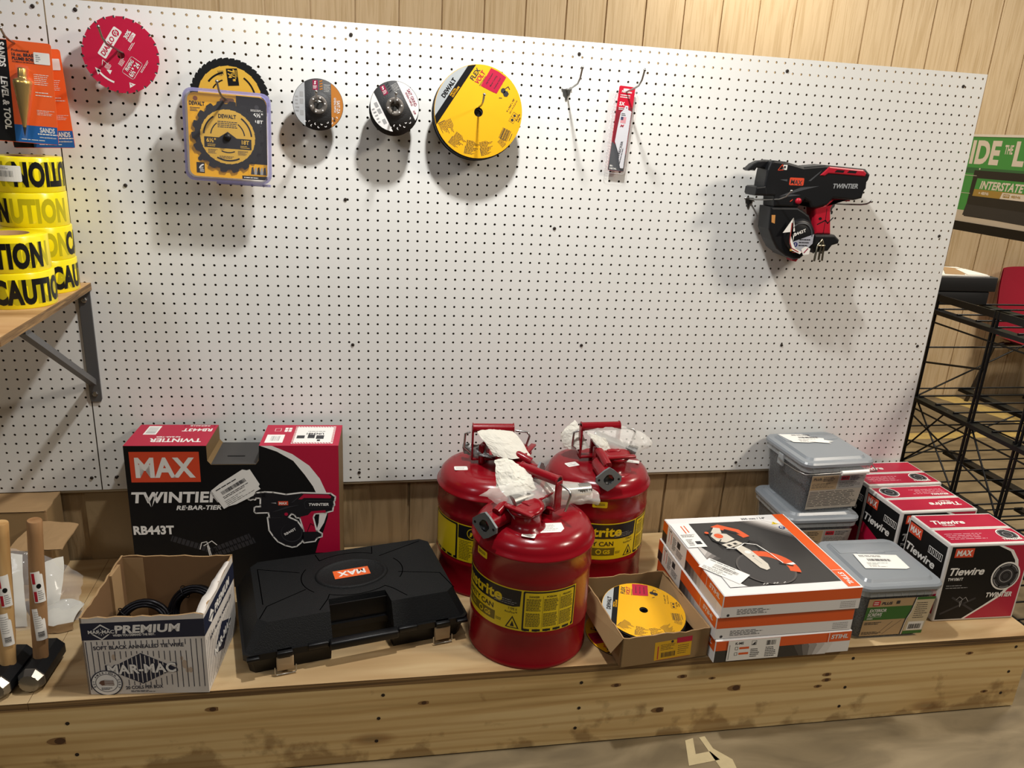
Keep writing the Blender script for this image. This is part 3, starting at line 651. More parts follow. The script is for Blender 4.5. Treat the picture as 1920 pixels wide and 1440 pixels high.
# ---- the rebar tying gun
GUN = dict(
 body=[(1.764, 1.353), (1.766, 1.386), (1.772, 1.408), (1.781, 1.411), (1.816, 1.409), (1.871, 1.398), (1.935, 1.406), (2.058, 1.401), (2.075, 1.387), (2.073, 1.372), (2.069, 1.366), (2.071, 1.349), (2.066, 1.343), (2.063, 1.322), (2.040, 1.316), (1.975, 1.318), (1.960, 1.300), (1.927, 1.290), (1.912, 1.292), (1.905, 1.304), (1.890, 1.312), (1.873, 1.291), (1.800, 1.290), (1.796, 1.318), (1.742, 1.317), (1.738, 1.322), (1.739, 1.338), (1.744, 1.341), (1.764, 1.342)],
 jaw=[(1.785, 1.410), (1.765, 1.4095), (1.746, 1.407), (1.730, 1.399), (1.719, 1.388), (1.716, 1.382), (1.722, 1.380), (1.733, 1.384), (1.739, 1.381), (1.743, 1.389), (1.768, 1.388), (1.785, 1.39)],
 reel=[(1.792, 1.289), (1.873, 1.291), (1.897, 1.279), (1.912, 1.270), (1.937, 1.228), (1.940, 1.19), (1.925, 1.168), (1.905, 1.15), (1.888, 1.147), (1.86, 1.156), (1.83, 1.175), (1.812, 1.200), (1.796, 1.23)],
 grip=[(1.927, 1.293), (1.96, 1.301), (1.975, 1.319), (2.035, 1.324), (2.036, 1.312), (1.988, 1.310), (1.979, 1.29), (1.993, 1.219), (1.945, 1.219)],
 foot=[(1.935, 1.219), (1.998, 1.220), (2.015, 1.207), (2.014, 1.196), (1.995, 1.19), (1.985, 1.174), (1.941, 1.168), (1.930, 1.19)],
 trim=[(1.921, 1.378), (1.945, 1.4025), (2.050, 1.398), (2.061, 1.390), (2.058, 1.381), (1.97, 1.384), (1.945, 1.384), (1.935, 1.377)])
GB = M('gun_black', '101114', .42, spec=.4); GG = M('gun_grey_rib', '4a4c50', .4); GR = M('gun_red', 'b3172c', .38)
hook(1.777, 1.300, 'left wire hook under the nose of the rebar tying gun', L=.155, rise=.024, dx=.038, slope=.012)
hook(2.04, 1.298, 'right wire hook under the rear of the rebar tying gun', L=.15, rise=.012, dx=.022, slope=.008)
t = thing('rebar_tying_gun', 'black and red cordless rebar tying gun resting on two hooks', 'power tool', (1.9, -.075, 1.28))
def gpart(name, draw, label=None, par=None):
    mb = MB(); mb.frame((0, 0, 0)); draw(mb); mb.M = Matrix(); mb2 = mb.build(name, par or t, label); return mb2
off = lambda p, s=1: [((x - 1.9) * s, (z - 1.28) * s) for x, z in p]
def d_body(mb):
    mb.bprism(off(GUN['body']), -.030, .030, GB, .006, 3); mb.M = mb.M @ Matrix.Translation((0, 0, .030))
    f = mb.poly; g = lambda *p: [(x - 1.9, z - 1.28) for x, z in p]
    f(g((1.805, 1.362), (1.827, 1.364), (1.828, 1.358)), GG, 1); f(g((1.89, 1.362), (1.925, 1.392), (1.921, 1.385), (1.897, 1.362)), GG, 1); f(g((1.81, 1.318), (1.87, 1.344), (1.925, 1.350), (1.88, 1.338), (1.83, 1.322)), GG, 1); f(g((1.81, 1.315), (1.845, 1.325), (1.875, 1.324), (1.84, 1.319)), GG, 1)
    mb.rrect(1.834 - 1.9, 1.349 - 1.28, 1.877 - 1.9, 1.369 - 1.28, .003, MAXO, 1); mb.text('MAX', 1.838 - 1.9, 1.3525 - 1.28, .012, INK, w=.034, bold=.03, rot=-3)
    mb.text('TWINTIER', 1.967 - 1.9, 1.346 - 1.28, .0125, M('silver_print', '9fa3a6', .35), w=.076, bold=.05, shear=.18, rot=2)
    mb.line(g((1.795, 1.386), (1.806, 1.402), (1.812, 1.388)), .0018, MAXO, 1, closed=True); mb.rrect(1.809 - 1.9, 1.388 - 1.28, 1.821 - 1.9, 1.401 - 1.28, .001, LBL, 1); mb.rect(1.811 - 1.9, 1.392 - 1.28, 1.817 - 1.9, 1.398 - 1.28, INK, 2); mb.line(g((1.846, 1.306), (1.852, 1.311)), .002, MAXO, 1)
gpart('body', d_body)
gpart('jaw', lambda mb: mb.bprism(off(GUN['jaw']), -.012, .012, GB, .003))
gpart('lower_jaw', lambda mb: mb.bprism(off([(1.738, 1.32), (1.739, 1.339), (1.766, 1.343), (1.775, 1.32)]), -.016, .033, GB, .003))
def d_trim(mb):
    mb.bprism(off(GUN['trim']), -.032, .0325, GR, .003); mb.M = mb.M @ Matrix.Translation((0, 0, .0325))
    for a in (1.962, 2.0): mb.poly(off([(a, 1.3885), (a + .006, 1.395), (a + .03, 1.3945), (a + .027, 1.388)]), GB, 1)
gpart('rear_trim', d_trim, 'red rear trim with vent slots')
def d_grip(mb):
    mb.bprism(off(GUN['grip']), -.021, .021, GR, .006, 3); mb.M = mb.M @ Matrix.Translation((0, 0, .021))
    mb.line(off([(1.945, 1.246), (1.968, 1.258), (1.976, 1.25), (1.99, 1.266)]), .003, GB, 1); mb.line(off([(1.968, 1.22), (1.968, 1.258), (1.966, 1.29)]), .0015, GB, 1); mb.disc(1.951 - 1.9, 1.262 - 1.28, .005, GB, 1, ry=.004); mb.disc(1.983 - 1.9, 1.28 - 1.28, .003, GB, 1, ry=.005)
gpart('grip', d_grip, 'red grip')
gpart('trigger', lambda mb: mb.bprism(off([(1.912, 1.312), (1.927, 1.310), (1.922, 1.296), (1.911, 1.298)]), -.008, .026, GR, .002), 'red trigger')
rl = gpart('reel_cover', lambda mb: (mb.bprism(off(GUN['reel']), -.034, .030, GB, .006, 3),), None)
def d_reel(mb):
    mb.M = mb.M @ Matrix.Translation((1.888 - 1.9, 1.215 - 1.28, .030)); mb.lathe([(.0, .010), (.038, .010), (.044, .006), (.046, 0)], GB, 40)
    mb.lathe([(.032, .0102), (.034, .0125), (.036, .0102)], GG, 40, a0=0, a1=PI * .8)
    mb.M = mb.M @ Matrix.Translation((0, 0, .0105)); k = LBL
    mb.text('RB443T', -.026, -.004, .0085, k, w=.044, bold=.05, rot=22); mb.poly([(-.03, -.02), (.04, .006), (.04, -.02), (.02, -.04), (-.01, -.046)], M('sticker_grey', 'a8aab4', .5), 2); mb.disc(-.012, -.024, .007, M('sticker_blue', '2b2f66', .5), 3, 14); mb.text('!', -.0128, -.027, .007, WHT, k=4, bold=.06); mb.greek(-.002, -.03, .032, -.006, 3, INK, 3); mb.rect(-.026, -.042, -.002, -.036, M('sticker_yellow', 'c9a44a', .5), 3); mb.poly([(-.02, -.046), (.012, -.046), (.022, -.04), (.006, -.042)], M('sticker_red', 'a83a34', .5), 4)
    mb.poly([(-.03, .048), (-.031, -.02), (-.02, -.040), (.006, -.050), (.012, -.044), (-.01, -.035), (-.021, -.018), (-.020, .0), (-.031 + .002, .002), (-.034, .007)][::1], k, 5)
    mb.poly([(-.031, .049), (-.056, .007), (-.034, .010), (-.03, .012)], k, 5); mb.poly([(-.03, .049), (-.033, .01), (-.02, .012)], k, 5); mb.line([(-.033, .034), (-.031, -.016), (-.022, -.034), (.0, -.044)], .003, M('arrow_red', 'a34440', .5), 6)
    mb.poly([(.008, -.036), (.02, -.028), (.036, -.034), (.034, -.05), (.016, -.052)], k, 5); mb.line([(.018, -.046), (.028, -.034)], .003, MAG, 6)
gpart('reel', d_reel, 'round reel housing with white arrow sticker', rl)
gpart('cover_sticker', lambda mb: (mb.prism(off([(1.797, 1.268), (1.808, 1.268), (1.810, 1.245), (1.800, 1.248)]), .0301, .0307, M('tan_sticker', 'c58a4a', .5)),), 'small tan sticker', rl)
gpart('button', lambda mb: (setattr(mb, 'M', mb.M @ Matrix.Translation((1.869 - 1.9, 1.308 - 1.28, .03))), mb.lathe([(.0085, 0), (.008, .005), (.005, .007), (0, .0075)], GR, 20)), 'round red button')
gpart('foot', lambda mb: mb.bprism(off(GUN['foot']), -.034, .034, GB, .006, 3))
gpart('reel_latch', lambda mb: mb.bprism(off([(1.886, 1.160), (1.9, 1.158), (1.906, 1.147), (1.9, 1.14), (1.888, 1.142)]), -.012, .02, GR, .003), 'red latch tip')
gpart('belt_clip', lambda mb: [mb.tube([(p[0], p[1], .038) for p in off(q)], .003, M('clip_steel', 'a39c88', .3, 1), 8) for q in ([(1.944, 1.146), (1.946, 1.19), (1.957, 1.207), (1.966, 1.19), (1.968, 1.148)], [(1.957, 1.2), (1.957, 1.15)], [(1.944, 1.19), (1.968, 1.19)])], 'steel belt clip')

# ---- plumb bobs
POR = M('orange_card', 'f0632a', .38, coat=.3); PBL = M('blue_card', '1f5fa8', .4); BRASS = M('brass', 'd9b45c', .26, .85)
hook(-.04, 1.560, 'wire hook holding the orange plumb bob packages', L=.16, rise=.02)
def plumb(loc, label, rot):
    t = thing('plumb_bob_package', label, 'plumb bob pack', loc, rot=(0, math.radians(rot), 0))
    mb = MB(); mb.frame((0, 0, 0)); mb.prism(rr2(-.085, -.106, .045, .106, .006), -.001, 0, POR)
    mb.rect(-.084, -.105, -.042, .105, BLK, 1); mb.rect(-.042, -.105, .0445, -.068, PBL, 1)
    mb.M = mb.M @ Matrix.Rotation(-PI / 2, 4, 'Z'); mb.text('LEVEL & TOOL', -.03, -.060, .013, WHT, w=.11, k=2, bold=.06, shear=.1); mb.text('SANDS', -.1, -.060, .013, WHT, w=.05, k=2, bold=.06); mb.M = mb.M @ Matrix.Rotation(PI / 2, 4, 'Z')
    mb.text('Professional', -.034, .084, .0052, INK, w=.034, bold=.02); mb.text('16 oz. BRASS', -.034, .075, .0066, INK, w=.046, bold=.06); mb.text('PLUMB BOB', -.034, .0665, .0066, INK, w=.042, bold=.06); mb.text('PLOMADA DE BRONCE', -.034, .0615, .003, INK, w=.044, bold=.03)
    mb.rrect(.009, .062, .041, .086, .002, LBL, 3); mb.greek(.013, .066, .036, .082, 4, GRY, 4, ragged=.8)
    for y, n in ((.03, 3), (.018, 3), (-.006, 2), (-.045, 4)): mb.greek(.006, y, .042, y + .012, n, WHT, 2, fill=.3)
    mb.text('SANDS', .024, -.081, .0105, WHT, w=.03, bold=.04, align='c'); mb.greek(.004, -.0865, .044, -.083, 1, WHT, 2, fill=.7, ragged=.05); mb.text('www.sandslevel.com', .024, -.093, .0036, WHT, w=.034, align='c', bold=.02); mb.greek(-.03, -.1, .042, -.097, 1, WHT); mb.build('card', t)
    A = Vector((-.012, .052, .012)); Bt = Vector((-.0185, -.094, .012)); d = (A - Bt).normalized()
    def axis(mb): mb.M = Matrix(((1, 0, 0, 0), (0, 0, -1, 0), (0, 1, 0, 0), (0, 0, 0, 1))) @ Matrix.Translation(Bt) @ d.to_track_quat('Z', 'Y').to_matrix().to_4x4()
    mb = MB(); axis(mb); mb.lathe([(.0, .0), (.003, .018), (.0035, .022)], M('bob_tip', '22201d', .4, .5), 16); mb.lathe([(.0036, .022), (.0185, .112), (.0185, .118), (.015, .122), (.0095, .124), (.009, .128), (.009, .143), (.0075, .146), (0, .146)], BRASS, 32); mb.build('plumb_bob', t, 'brass plumb bob')
    mb = MB(); axis(mb); mb.lathe([(.004, -.004), (.007, .02), (.022, .110), (.022, .122), (.0125, .130), (.0125, .150), (0, .152)], CLR2, 24); mb.build('blister', t, 'clear blister'); return t
plumb((-.017, -.098, 1.468), 'orange and blue carded brass plumb bob, front one on the hook', 2.2)
plumb((-.007, -.050, 1.458), 'second carded plumb bob mostly hidden behind the front orange card', -2.5)

# ---- shelf
PINE = wood_mat('shelf_plywood', 'c9a577', 'bb9362', '9a7242', (.8, 5, 9), knots=False)
t = thing('wall_shelf', 'plywood wall shelf on a grey steel bracket, stacked with yellow tape', 'shelf')
mb = MB(); mb.box((-.9, -.535, 1.010), (.027, -.001, 1.028), PINE); mb.M = Matrix.Translation((0, 0, 0)); mb.add([(.0272, -.535, 1.010), (.0272, -.001, 1.010), (.0272, -.001, 1.028), (.0272, -.535, 1.028)], [(0, 1, 2, 3)], PLYE); mb.build('board', t)
GST = M('grey_bracket_steel', '6b6b6c', .42, .55)
br = thing('bracket', '', ''); del br['label'], br['category']; br.parent = t
mb = MB(); mb.frame((.0085, -.001, 0)); mb.bprism([(-.0145, 1.009), (-.0145, .72), (-.011, .712), (.011, .712), (.0145, .72), (.0145, 1.009)], 0, .004, GST, .001); mb.build('upright', br)
mb = MB(); mb.box((-.004, -.42, 1.0055), (.021, -.001, 1.0095), GST); mb.build('arm', br)
mb = MB(); mb.tube([(.0085, -.012, .768), (.0085, -.392, 1.004)], .011, GST, 4, smooth=False); mb.build('brace', br)
for z in (.985, .735):
    mb = MB(); mb.frame((.0085, -.005, z)); mb.lathe([(.0075, 0), (.0075, .003), (.005, .0045), (0, .0045)], STEEL, 6, smooth=False); mb.build('bolt', br, 'shiny bolt head')

# ---- caution tape
CY = M('caution_yellow', 'f2dc0c', .28, coat=.2); CYD = M('caution_faded', 'b6a80c', .35); CK = M('caution_black', '0c0c0a', .35); CORE = M('card_core', 'a07a4c', .8)
def roll(name, loc, rz, texts, label, sticker=None, flip=False):
    R = .0735; t = thing(name, label, 'caution tape', loc, rz, 'rolls of caution tape on the shelf')
    mb = MB(); mb.lathe([(.040, 0), (R - .001, 0), (R, .002), (R, .0745), (R - .001, .0762), (.040, .0762)], CY, 56)
    mb.warp = wrap(R); mb.step = .005
    for tx, x, m, k in texts:
        if flip: mb.M = Matrix.Translation((0, 0, .0762)) @ Matrix.Rotation(PI, 4, 'Y')
        mb.text(tx, x, .013, .050, m, k=k, bold=.11, sx=.56)
    mb.M = Matrix()
    mb.build('tape', t)
    mb = MB(); mb.lathe([(.040, .0762), (.037, .0762), (.037, 0), (.040, 0)], CORE, 40); mb.build('core', t, 'cardboard core')
    if sticker is not None:
        mb = MB(); mb.warp = wrap(R); mb.step = .005; mb.rrect(sticker, .024, sticker + .07, .058, .003, LBL, 5); mb.barcode(sticker + .018, .034, sticker + .055, .047, GRY, 6, n=16); mb.greek(sticker + .016, .05, sticker + .05, .055, 2, GRY, 6); mb.build('price_sticker', t, 'white barcode sticker')
    return t
z0 = 1.0281
def cau(a, fade=False): return [('CAUTION', a, CYD, 1)] if fade else [('CAUTION', a, CK, 3)]
rx, ry = -.0485, -.0835
roll('tape_roll', (rx, ry, z0), 0, cau(.04) + cau(-.15) + cau(.022, 1), 'bottom yellow caution tape roll of the rear stack on the shelf')
roll('tape_roll', (rx - .002, ry, z0 + .0765), 0, [('CAUTION', .088, CK, 3), ('CAUTION', -.085, CYD, 1)], 'caution tape roll second from the shelf in the rear stack')
roll('tape_roll', (rx - .005, ry, z0 + .153), 0, [('CAUTION', -.205, CK, 3), ('CAUTION', -.075, CYD, 1)], 'caution tape roll with faded lettering, second from the top of the rear stack')
roll('tape_roll', (rx - .006, ry, z0 + .2295), 0, [('CAUTION', -.178, CK, 3), ('CAUTION', .035, CK, 3), ('CAUTION', -.13, CYD, 1)], 'topmost caution tape roll, its lettering upside down, rear stack', sticker=-.055, flip=True)
fx, fy = -.0475, -.2365
roll('tape_roll', (fx, fy, z0), 0, cau(-.02) + cau(-.045, 1), 'caution tape roll at the bottom of the front stack of two')
roll('tape_roll', (fx - .004, fy, z0 + .0765), 0, cau(-.088) + cau(-.07, 1), 'caution tape roll with open core on top of the front stack of two', sticker=-.075)
# ------------------------------------------------------------------ things on the bench
def FR(mb, w, d, h): mb.frame((0, 0, 0), (1, 0, 0), (0, 0, 1)); return mb.M.copy()
def TOP(mb, h): mb.frame((0, 0, h), (1, 0, 0), (0, 1, 0)); return mb.M.copy()
def LEFT(mb, d): mb.frame((0, d, 0), (0, -1, 0), (0, 0, 1)); return mb.M.copy()
def loft(mb, A, za, B, zb, m, top=None, cap=True, smooth=False):
    n = len(A); mb.add([(p[0], p[1], za) for p in A] + [(p[0], p[1], zb) for p in B], [(i, (i + 1) % n, (i + 1) % n + n, i + n) for i in range(n)], m, smooth)
    if cap: mb.add([(p[0], p[1], zb) for p in B], [list(range(n))], top or m)
def place(o, x, y, z, rz): o.location = (x, y, z); o.rotation_euler = (0, 0, rz); return o
def gunprint(mb, ox, oy, sc, k, mono=None):
    """printed picture of the tool: same outlines, flat"""
    f = lambda P: [(ox + (x - 1.716) * sc, oy + (z - 1.411) * sc) for x, z in P]
    for key in ('body', 'jaw', 'reel', 'grip', 'foot'): mb.line(f(GUN[key]), .008, WHT, k, closed=True)
    for key, m in (('body', PB2), ('jaw', PB2), ('reel', PB2), ('foot', PB2), ('grip', CRIM), ('trim', CRIM)): mb.poly(f(GUN[key]), m, k + 1 + (key in ('grip', 'trim')))
    mb.poly(f([(1.81, 1.318), (1.87, 1.344), (1.925, 1.350), (1.88, 1.338), (1.83, 1.322)]), INK, k + 3); mb.poly(f([(1.89, 1.362), (1.925, 1.392), (1.921, 1.385), (1.897, 1.362)]), INK, k + 3); mb.poly(f([(1.805, 1.362), (1.827, 1.364), (1.828, 1.358)]), GRY, k + 3)
    a, b = f([(1.836, 1.350)])[0]; mb.rect(a, b, a + .042 * sc, b + .02 * sc, MAXO, k + 3); mb.text('MAX', a + .004 * sc, b + .004 * sc, .012 * sc, WHT, w=.034 * sc, k=k + 4, bold=.04)
    mb.line(f([(1.945, 1.36), (1.955, 1.372), (2.065, 1.37), (2.066, 1.338), (1.95, 1.334)]), .0012, INK, k + 3, closed=True); a, b = f([(1.965, 1.346)])[0]; mb.text('TWINTIER', a, b, .013 * sc, WHT, w=.085 * sc, k=k + 4, bold=.05, shear=.18)
    a, b = f([(1.868, 1.307)])[0]; mb.disc(a, b, .008 * sc, CRIM, k + 3, 14); a, b = f([(1.888, 1.215)])[0]; mb.disc(a, b, .046 * sc, INK, k + 2); mb.disc(a, b + .002, .043 * sc, PB2, k + 3); mb.text('RB443T', a - .028 * sc, b - .012 * sc, .011 * sc, WHT, w=.056 * sc, k=k + 4, bold=.05, rot=30)
    mb.line(f([(1.955, 1.22), (1.97, 1.26), (1.985, 1.25)]), .0015, BLK, k + 4)
PB2 = M('picture_black', '1b1a1e', .55, spec=.25)

# --- tall black and crimson tool carton
w, d, h = .527, .146, .413
mb = MB(); KSD = M('carton_brown_side', '6d5530', .7); mb.frame((0, 0, 0)); NT = [(0, 0), (w, 0), (w, h), (.328, h), (.326, .372), (.318, .361), (.208, .361), (.199, .372), (.199, h), (0, h)]
mb.M = mb.M @ Matrix.Translation((0, 0, -d)); mb.prism(NT, 0, d, BLK, KSD)
mb.frame((0, 0, 0)); CR2 = CRIM
mb.poly([(.345, h)] + [(.41, .388), (.452, .355), (.478, .318), (.494, .277), (.5, .245), (.496, .205), (.484, .165), (.470, .13), (.462, .1), (.527, .1), (.527, h)], CR2, 1)
mb.poly([(.331, h), (.372, .397), (.412, .371), (.44, .331), (.46, .298), (.471, .27), (.476, .23), (.472, .19), (.458, .14), (.472, .165), (.486, .19), (.497, .225), (.499, .255), (.493, .282), (.478, .32), (.452, .357), (.41, .39), (.36, h)], WHT, 2)
mb.rect(.012, .313, .180, .397, MAXO, 1); mb.text('MAX', .096, .328, .054, WHT, w=.145, align='c', bold=.07)
mb.text('TWINTIER', .008, .256, .030, WHT, w=.218, bold=.06, shear=.12); mb.poly([(.042, .27), (.05, .27), (.053, .243)], WHT, 2); mb.poly([(.062, .27), (.07, .286), (.074, .286), (.055, .243)], WHT, 2)
mb.text('RE·BAR-TIER', .226, .234, .0125, WHT, w=.112, align='r', bold=.06, shear=.25); mb.text('RB443T', .004, .165, .024, WHT, w=.1, bold=.09)
for pts in ([(.10, .15), (.2, .112)], [(.19, .11), (.29, .152)], [(.2, .1), (.3, .14)]):
    mb.line(pts, .017, INK, 1); a, b = Vector(pts[0]), Vector(pts[1])
    for i in range(11):
        c = a.lerp(b, i / 10); nn = Vector((-(b - a).y, (b - a).x)).normalized() * .009; mb.line([c - nn, c + nn], .0022, BLK, 2)
for pts in ([(.165, .118), (.17, .137), (.183, .14), (.19, .118)], [(.175, .128), (.196, .142), (.208, .13)], [(.186, .13), (.192, .1), (.2, .085)], [(.184, .128), (.188, .1), (.196, .083)]): mb.line(pts, .0022, WHT, 3)
gunprint(mb, .297, .281, .607, 3)
mb.M = mb.M @ Matrix.Translation((.27, .296, 0)) @ Matrix.Rotation(math.radians(33), 4, 'Z')
mb.poly([(-.058, -.028), (-.06, .03), (-.03, .034), (.04, .036), (.048, .028), (.056, .026), (.052, -.022), (.02, -.04), (-.03, -.036)], LBL, 9); mb.poly([(-.064, -.03), (-.062, .02), (.046, .026), (.046, -.034)], LBL, 8); mb.barcode(-.042, .004, .03, .014, INK, 10, n=40); mb.greek(-.05, .02, .03, .026, 1, INK, 10); mb.greek(-.046, -.008, .03, .0, 2, INK, 10); mb.greek(-.05, -.03, .04, -.012, 4, INK, 10, fill=.25, ragged=.6)
TOP(mb, h); mb.rect(0, 0, .199, d, CR2, 1); mb.rect(.328, 0, w, d, CR2, 1)
bt = mb.M.copy(); mb.at(bt, .19, .118, 180); mb.text('RB443T', .0, .0, .02, WHT, w=.075, bold=.07); mb.line([(0, -.014), (.076, -.014), (.076, -.026), (0, -.026)], .001, WHT, closed=True); mb.text('RB94018', .012, -.0245, .009, WHT, w=.05); mb.text('TWINTIER', .01, .07, .024, WHT, w=.13, bold=.06, shear=-.12); mb.text('RE·BAR-TIER', .068, .055, .008, WHT, w=.06, bold=.06)
mb.at(bt, .025, .075, 0); mb.rect(0, 0, .032, .06, LBL, 2); mb.barcode(.004, .006, .028, .054, GRY, 3, n=9, vert=True)
mb.at(bt, .338, .02, 0); mb.rect(0, 0, .045, .055, LBL, 2); mb.barcode(.012, .012, .035, .045, GRY, 3, n=9); mb.rect(.04, .075, .058, .105, WHT, 2); mb.line([(.049, .075), (.049, .105)], .002, CR2, 3); mb.line([(.04, .09), (.058, .09)], .002, CR2, 3); mb.line([(.015, .08), (.03, .08), (.03, .1), (.015, .1)], .001, WHT, 2, closed=True)
mb.at(bt, .405, .02, 0); mb.rect(0, -.006, .106, .115, WHT, 2)
for i in range(14):
    for y in (-.004, .108): mb.poly([(.004 + i * .0072, y), (.008 + i * .0072, y), (.0045 + i * .0072, y + .005), (.0005 + i * .0072, y + .005)], CR2, 3)
for i in range(14):
    for x in (0, .1005): mb.poly([(x, .001 + i * .008), (x + .005, .003 + i * .008), (x + .005, .007 + i * .008), (x, .005 + i * .008)], CR2, 3)
mb.at(bt, .495, .105, 180); mb.text('UN3481', .012, .018, .012, INK, w=.045, k=3, bold=.06)
for x, y, a, b in ((.01, .035, .03, .06), (.034, .03, .052, .055), (.018, .064, .026, .075), (.06, .036, .08, .056)): mb.rect(x, y, a, b, INK, 3)
mb.greek(.01, .004, .07, .01, 1, INK, 3)
mb.reset(); GFL = M('grey_carton_flap', '3b3938', .6); mb.add([(.2045, .001, .3618), (.3205, .001, .3618), (.3205, d - .001, .3625), (.2045, d - .001, .3625)], [(0, 1, 2, 3)], GFL); mb.box((.238, .05, .3622), (.282, .054, .3632), BLK)
o = mb.build('tool_carton'); tag(o, 'tall black and crimson carton with a picture of the tying gun, against the wall', 'carton'); place(o, .106, -.157, BZ, -.055)

# --- open white carton of tie wire coils
w, d, h = .252, .235, .198
WC = M('white_carton', 'e9e6e1', .6, var=.08, vscale=12, tint2='b9aea2'); NAVY = M('navy_print', '1c2238', .5); STN = M('brown_stain', 'b9a591', .7)
t = thing('tie_wire_carton', 'open torn white carton with navy band and pinstripes, holding wire coils', 'carton', (.106, -.564, BZ + .0006), -.094)
def wall(name, a, b, za, zb, inn, out, th=.004, art=None, z0=0):
    """carton wall from plan point a to b, ragged top, outside on the right hand"""
    mb = MB(); n = 14; a = Vector((*a, 0)); b = Vector((*b, 0)); dr = (b - a).normalized(); nr = Vector((dr.y, -dr.x, 0)); vs = []
    for i in range(n + 1):
        u = i / n; z = za + (zb - za) * u + rnd.uniform(-.003, .003); p = a.lerp(b, u)
        vs += [p + Vector((0, 0, z0)), p + Vector((0, 0, z)), p - nr * th + Vector((0, 0, z0)), p - nr * th + Vector((0, 0, z))]
    fo = []; fi = []; fe = []
    for i in range(n):
        o = 4 * i; fo.append((o, o + 4, o + 5, o + 1)); fi.append((o + 2, o + 3, o + 7, o + 6)); fe.append((o + 1, o + 5, o + 7, o + 3))
    fe += [(0, 1, 3, 2), (4 * n, 4 * n + 2, 4 * n + 3, 4 * n + 1)]
    mb.add(vs, fo, out); mb.add(vs, fi, inn); mb.add(vs, fe, KRAFT)
    if art: mb.frame(tuple(a), tuple(dr), (0, 0, 1)); art(mb, (b - a).length)
    return mb.build(name, t)
def mm_front(mb, L):
    mb.poly([(0, .138), (L, .146), (L, .190), (0, .180)], NAVY, 1)
    mb.poly([(.016, .157), (.041, .139), (.066, .160), (.041, .178)], WHT, 2); mb.poly([(.020, .158), (.041, .1425), (.062, .160), (.041, .1745)], NAVY, 3)
    for i in range(7): mb.rect(.027 + i * .0045, .150 + abs(3 - i) * .002, .0282 + i * .0045, .168 - abs(3 - i) * .002, WHT, 4)
    mb.rect(.014, .154, .07, .1645, NAVY, 5); mb.text('MAR-MAC', .015, .155, .0085, WHT, w=.053, k=6, bold=.04, rot=1.5); mb.text('PREMIUM', .067, .1555, .019, WHT, w=.137, k=3, bold=.1, shear=.15, rot=2); mb.text('WHEN YOU DEMAND THE BEST.', .064, .1475, .0055, WHT, w=.086, k=3, bold=.05, rot=2)
    for i in range(22):
        x = .006 + i * .0113; y0 = .012 + .0002 * i; y1 = .134 + .0003 * i
        if .018 < x < .212:
            mb.rect(x, .126, x + .0016, y1, NAVY, 1); mb.rect(x, .072 + max(0, .034 - abs(x - .115) * .38), x + .0016, .11, NAVY, 1)
            if x < .05 or x > .18: mb.rect(x, y0, x + .0016, .075, NAVY, 1)
            elif x > .075: mb.rect(x, .022, x + .0016, .025 + abs(x - .115) * .4, NAVY, 1)
        else: mb.rect(x, y0, x + .0016, y1, NAVY, 1)
    mb.text('SOFT BLACK ANNEALED TIE WIRE', .021, .114, .0092, NAVY, w=.186, k=2, bold=.045, rot=2.2)
    mb.poly([(.044, .064), (.115, .026), (.188, .066), (.116, .105)], NAVY, 2)
    for i in range(13): x = .060 + i * .009; q = .036 * (1 - abs(x - .115) / .075); mb.rect(x, .0645 - q, x + .0018, .0665 + q, WC, 3)
    for m, k, bo in ((NAVY, 4, .13), (WHT, 6, .055)): mb.text('MAR-MAC', .116, .055, .023, m, w=.148 if k == 4 else .142, k=k, bold=bo, align='c', rot=2)
    mb.disc(.040, .030, .033, WHT, 6, 36); mb.ring(.040, .030, .0305, .033, NAVY, 7, 44); mb.ring(.04, .03, .022, .0232, NAVY, 7, 36)
    mb.poly([(.024, .03), (.028, .036), (.036, .038), (.054, .037), (.055, .024), (.04, .025), (.03, .024)], M('seal_brown', '6b4a3c', .6), 8)
    for i in range(3): mb.line([(.036, .036 - i * .004), (.054, .035 - i * .004)], .0013, WHT, 9)
    for i in range(17):
        a = math.radians(200 - i * 14); s = mb.M.copy(); mb.M = s @ Matrix.Translation((.04 + .0246 * math.cos(a), .03 + .0246 * math.sin(a), 0)) @ Matrix.Rotation(a - PI / 2, 4, 'Z'); mb.text('BUY AMERICAN CERT'[i] if 'BUY AMERICAN CERT'[i] != ' ' else '.', 0, 0, .0045, NAVY, k=8, align='c', bold=.04); mb.M = s
    mb.greek(.028, .012, .052, .019, 2, NAVY, 8); mb.text('20 COILS PER BOX', .078, .012, .0082, NAVY, w=.078, k=2, bold=.045, rot=2); mb.greek(.088, .004, .145, .0095, 2, NAVY, 2)
    for x, y, a in ((.205, .075, .006), (.21, .06, .004), (.217, .06, .004), (.06, .095, .004), (.2, .09, .003)): mb.disc(x, y, a, STN, 1, 9, ry=a * 1.9)
def mm_side(mb, L):
    mb.poly([(0, .146), (L, .14), (L, .186), (0, .19)], NAVY, 1); mb.text('PREMIUM', .075, .152, .02, WHT, w=.12, k=2, bold=.09, shear=.15); mb.poly([(.03, .163), (.05, .146), (.07, .163), (.05, .18)], WHT, 2); mb.text('MAR-MAC', .034, .16, .006, NAVY, w=.032, k=3, bold=.04)
    for i in range(20): mb.rect(.008 + i * .0113, .01, .0096 + i * .0113, .1 if 3 < i < 16 else .13, NAVY, 1)
    mb.text('SOFT BLACK ANNEALED', .03, .112, .0085, NAVY, w=.17, k=2, bold=.045); mb.poly([(.05, .06), (.12, .025), (.19, .06), (.12, .098)], NAVY, 2); mb.text('MAR-MAC', .12, .05, .02, WHT, w=.13, k=4, bold=.1, align='c')
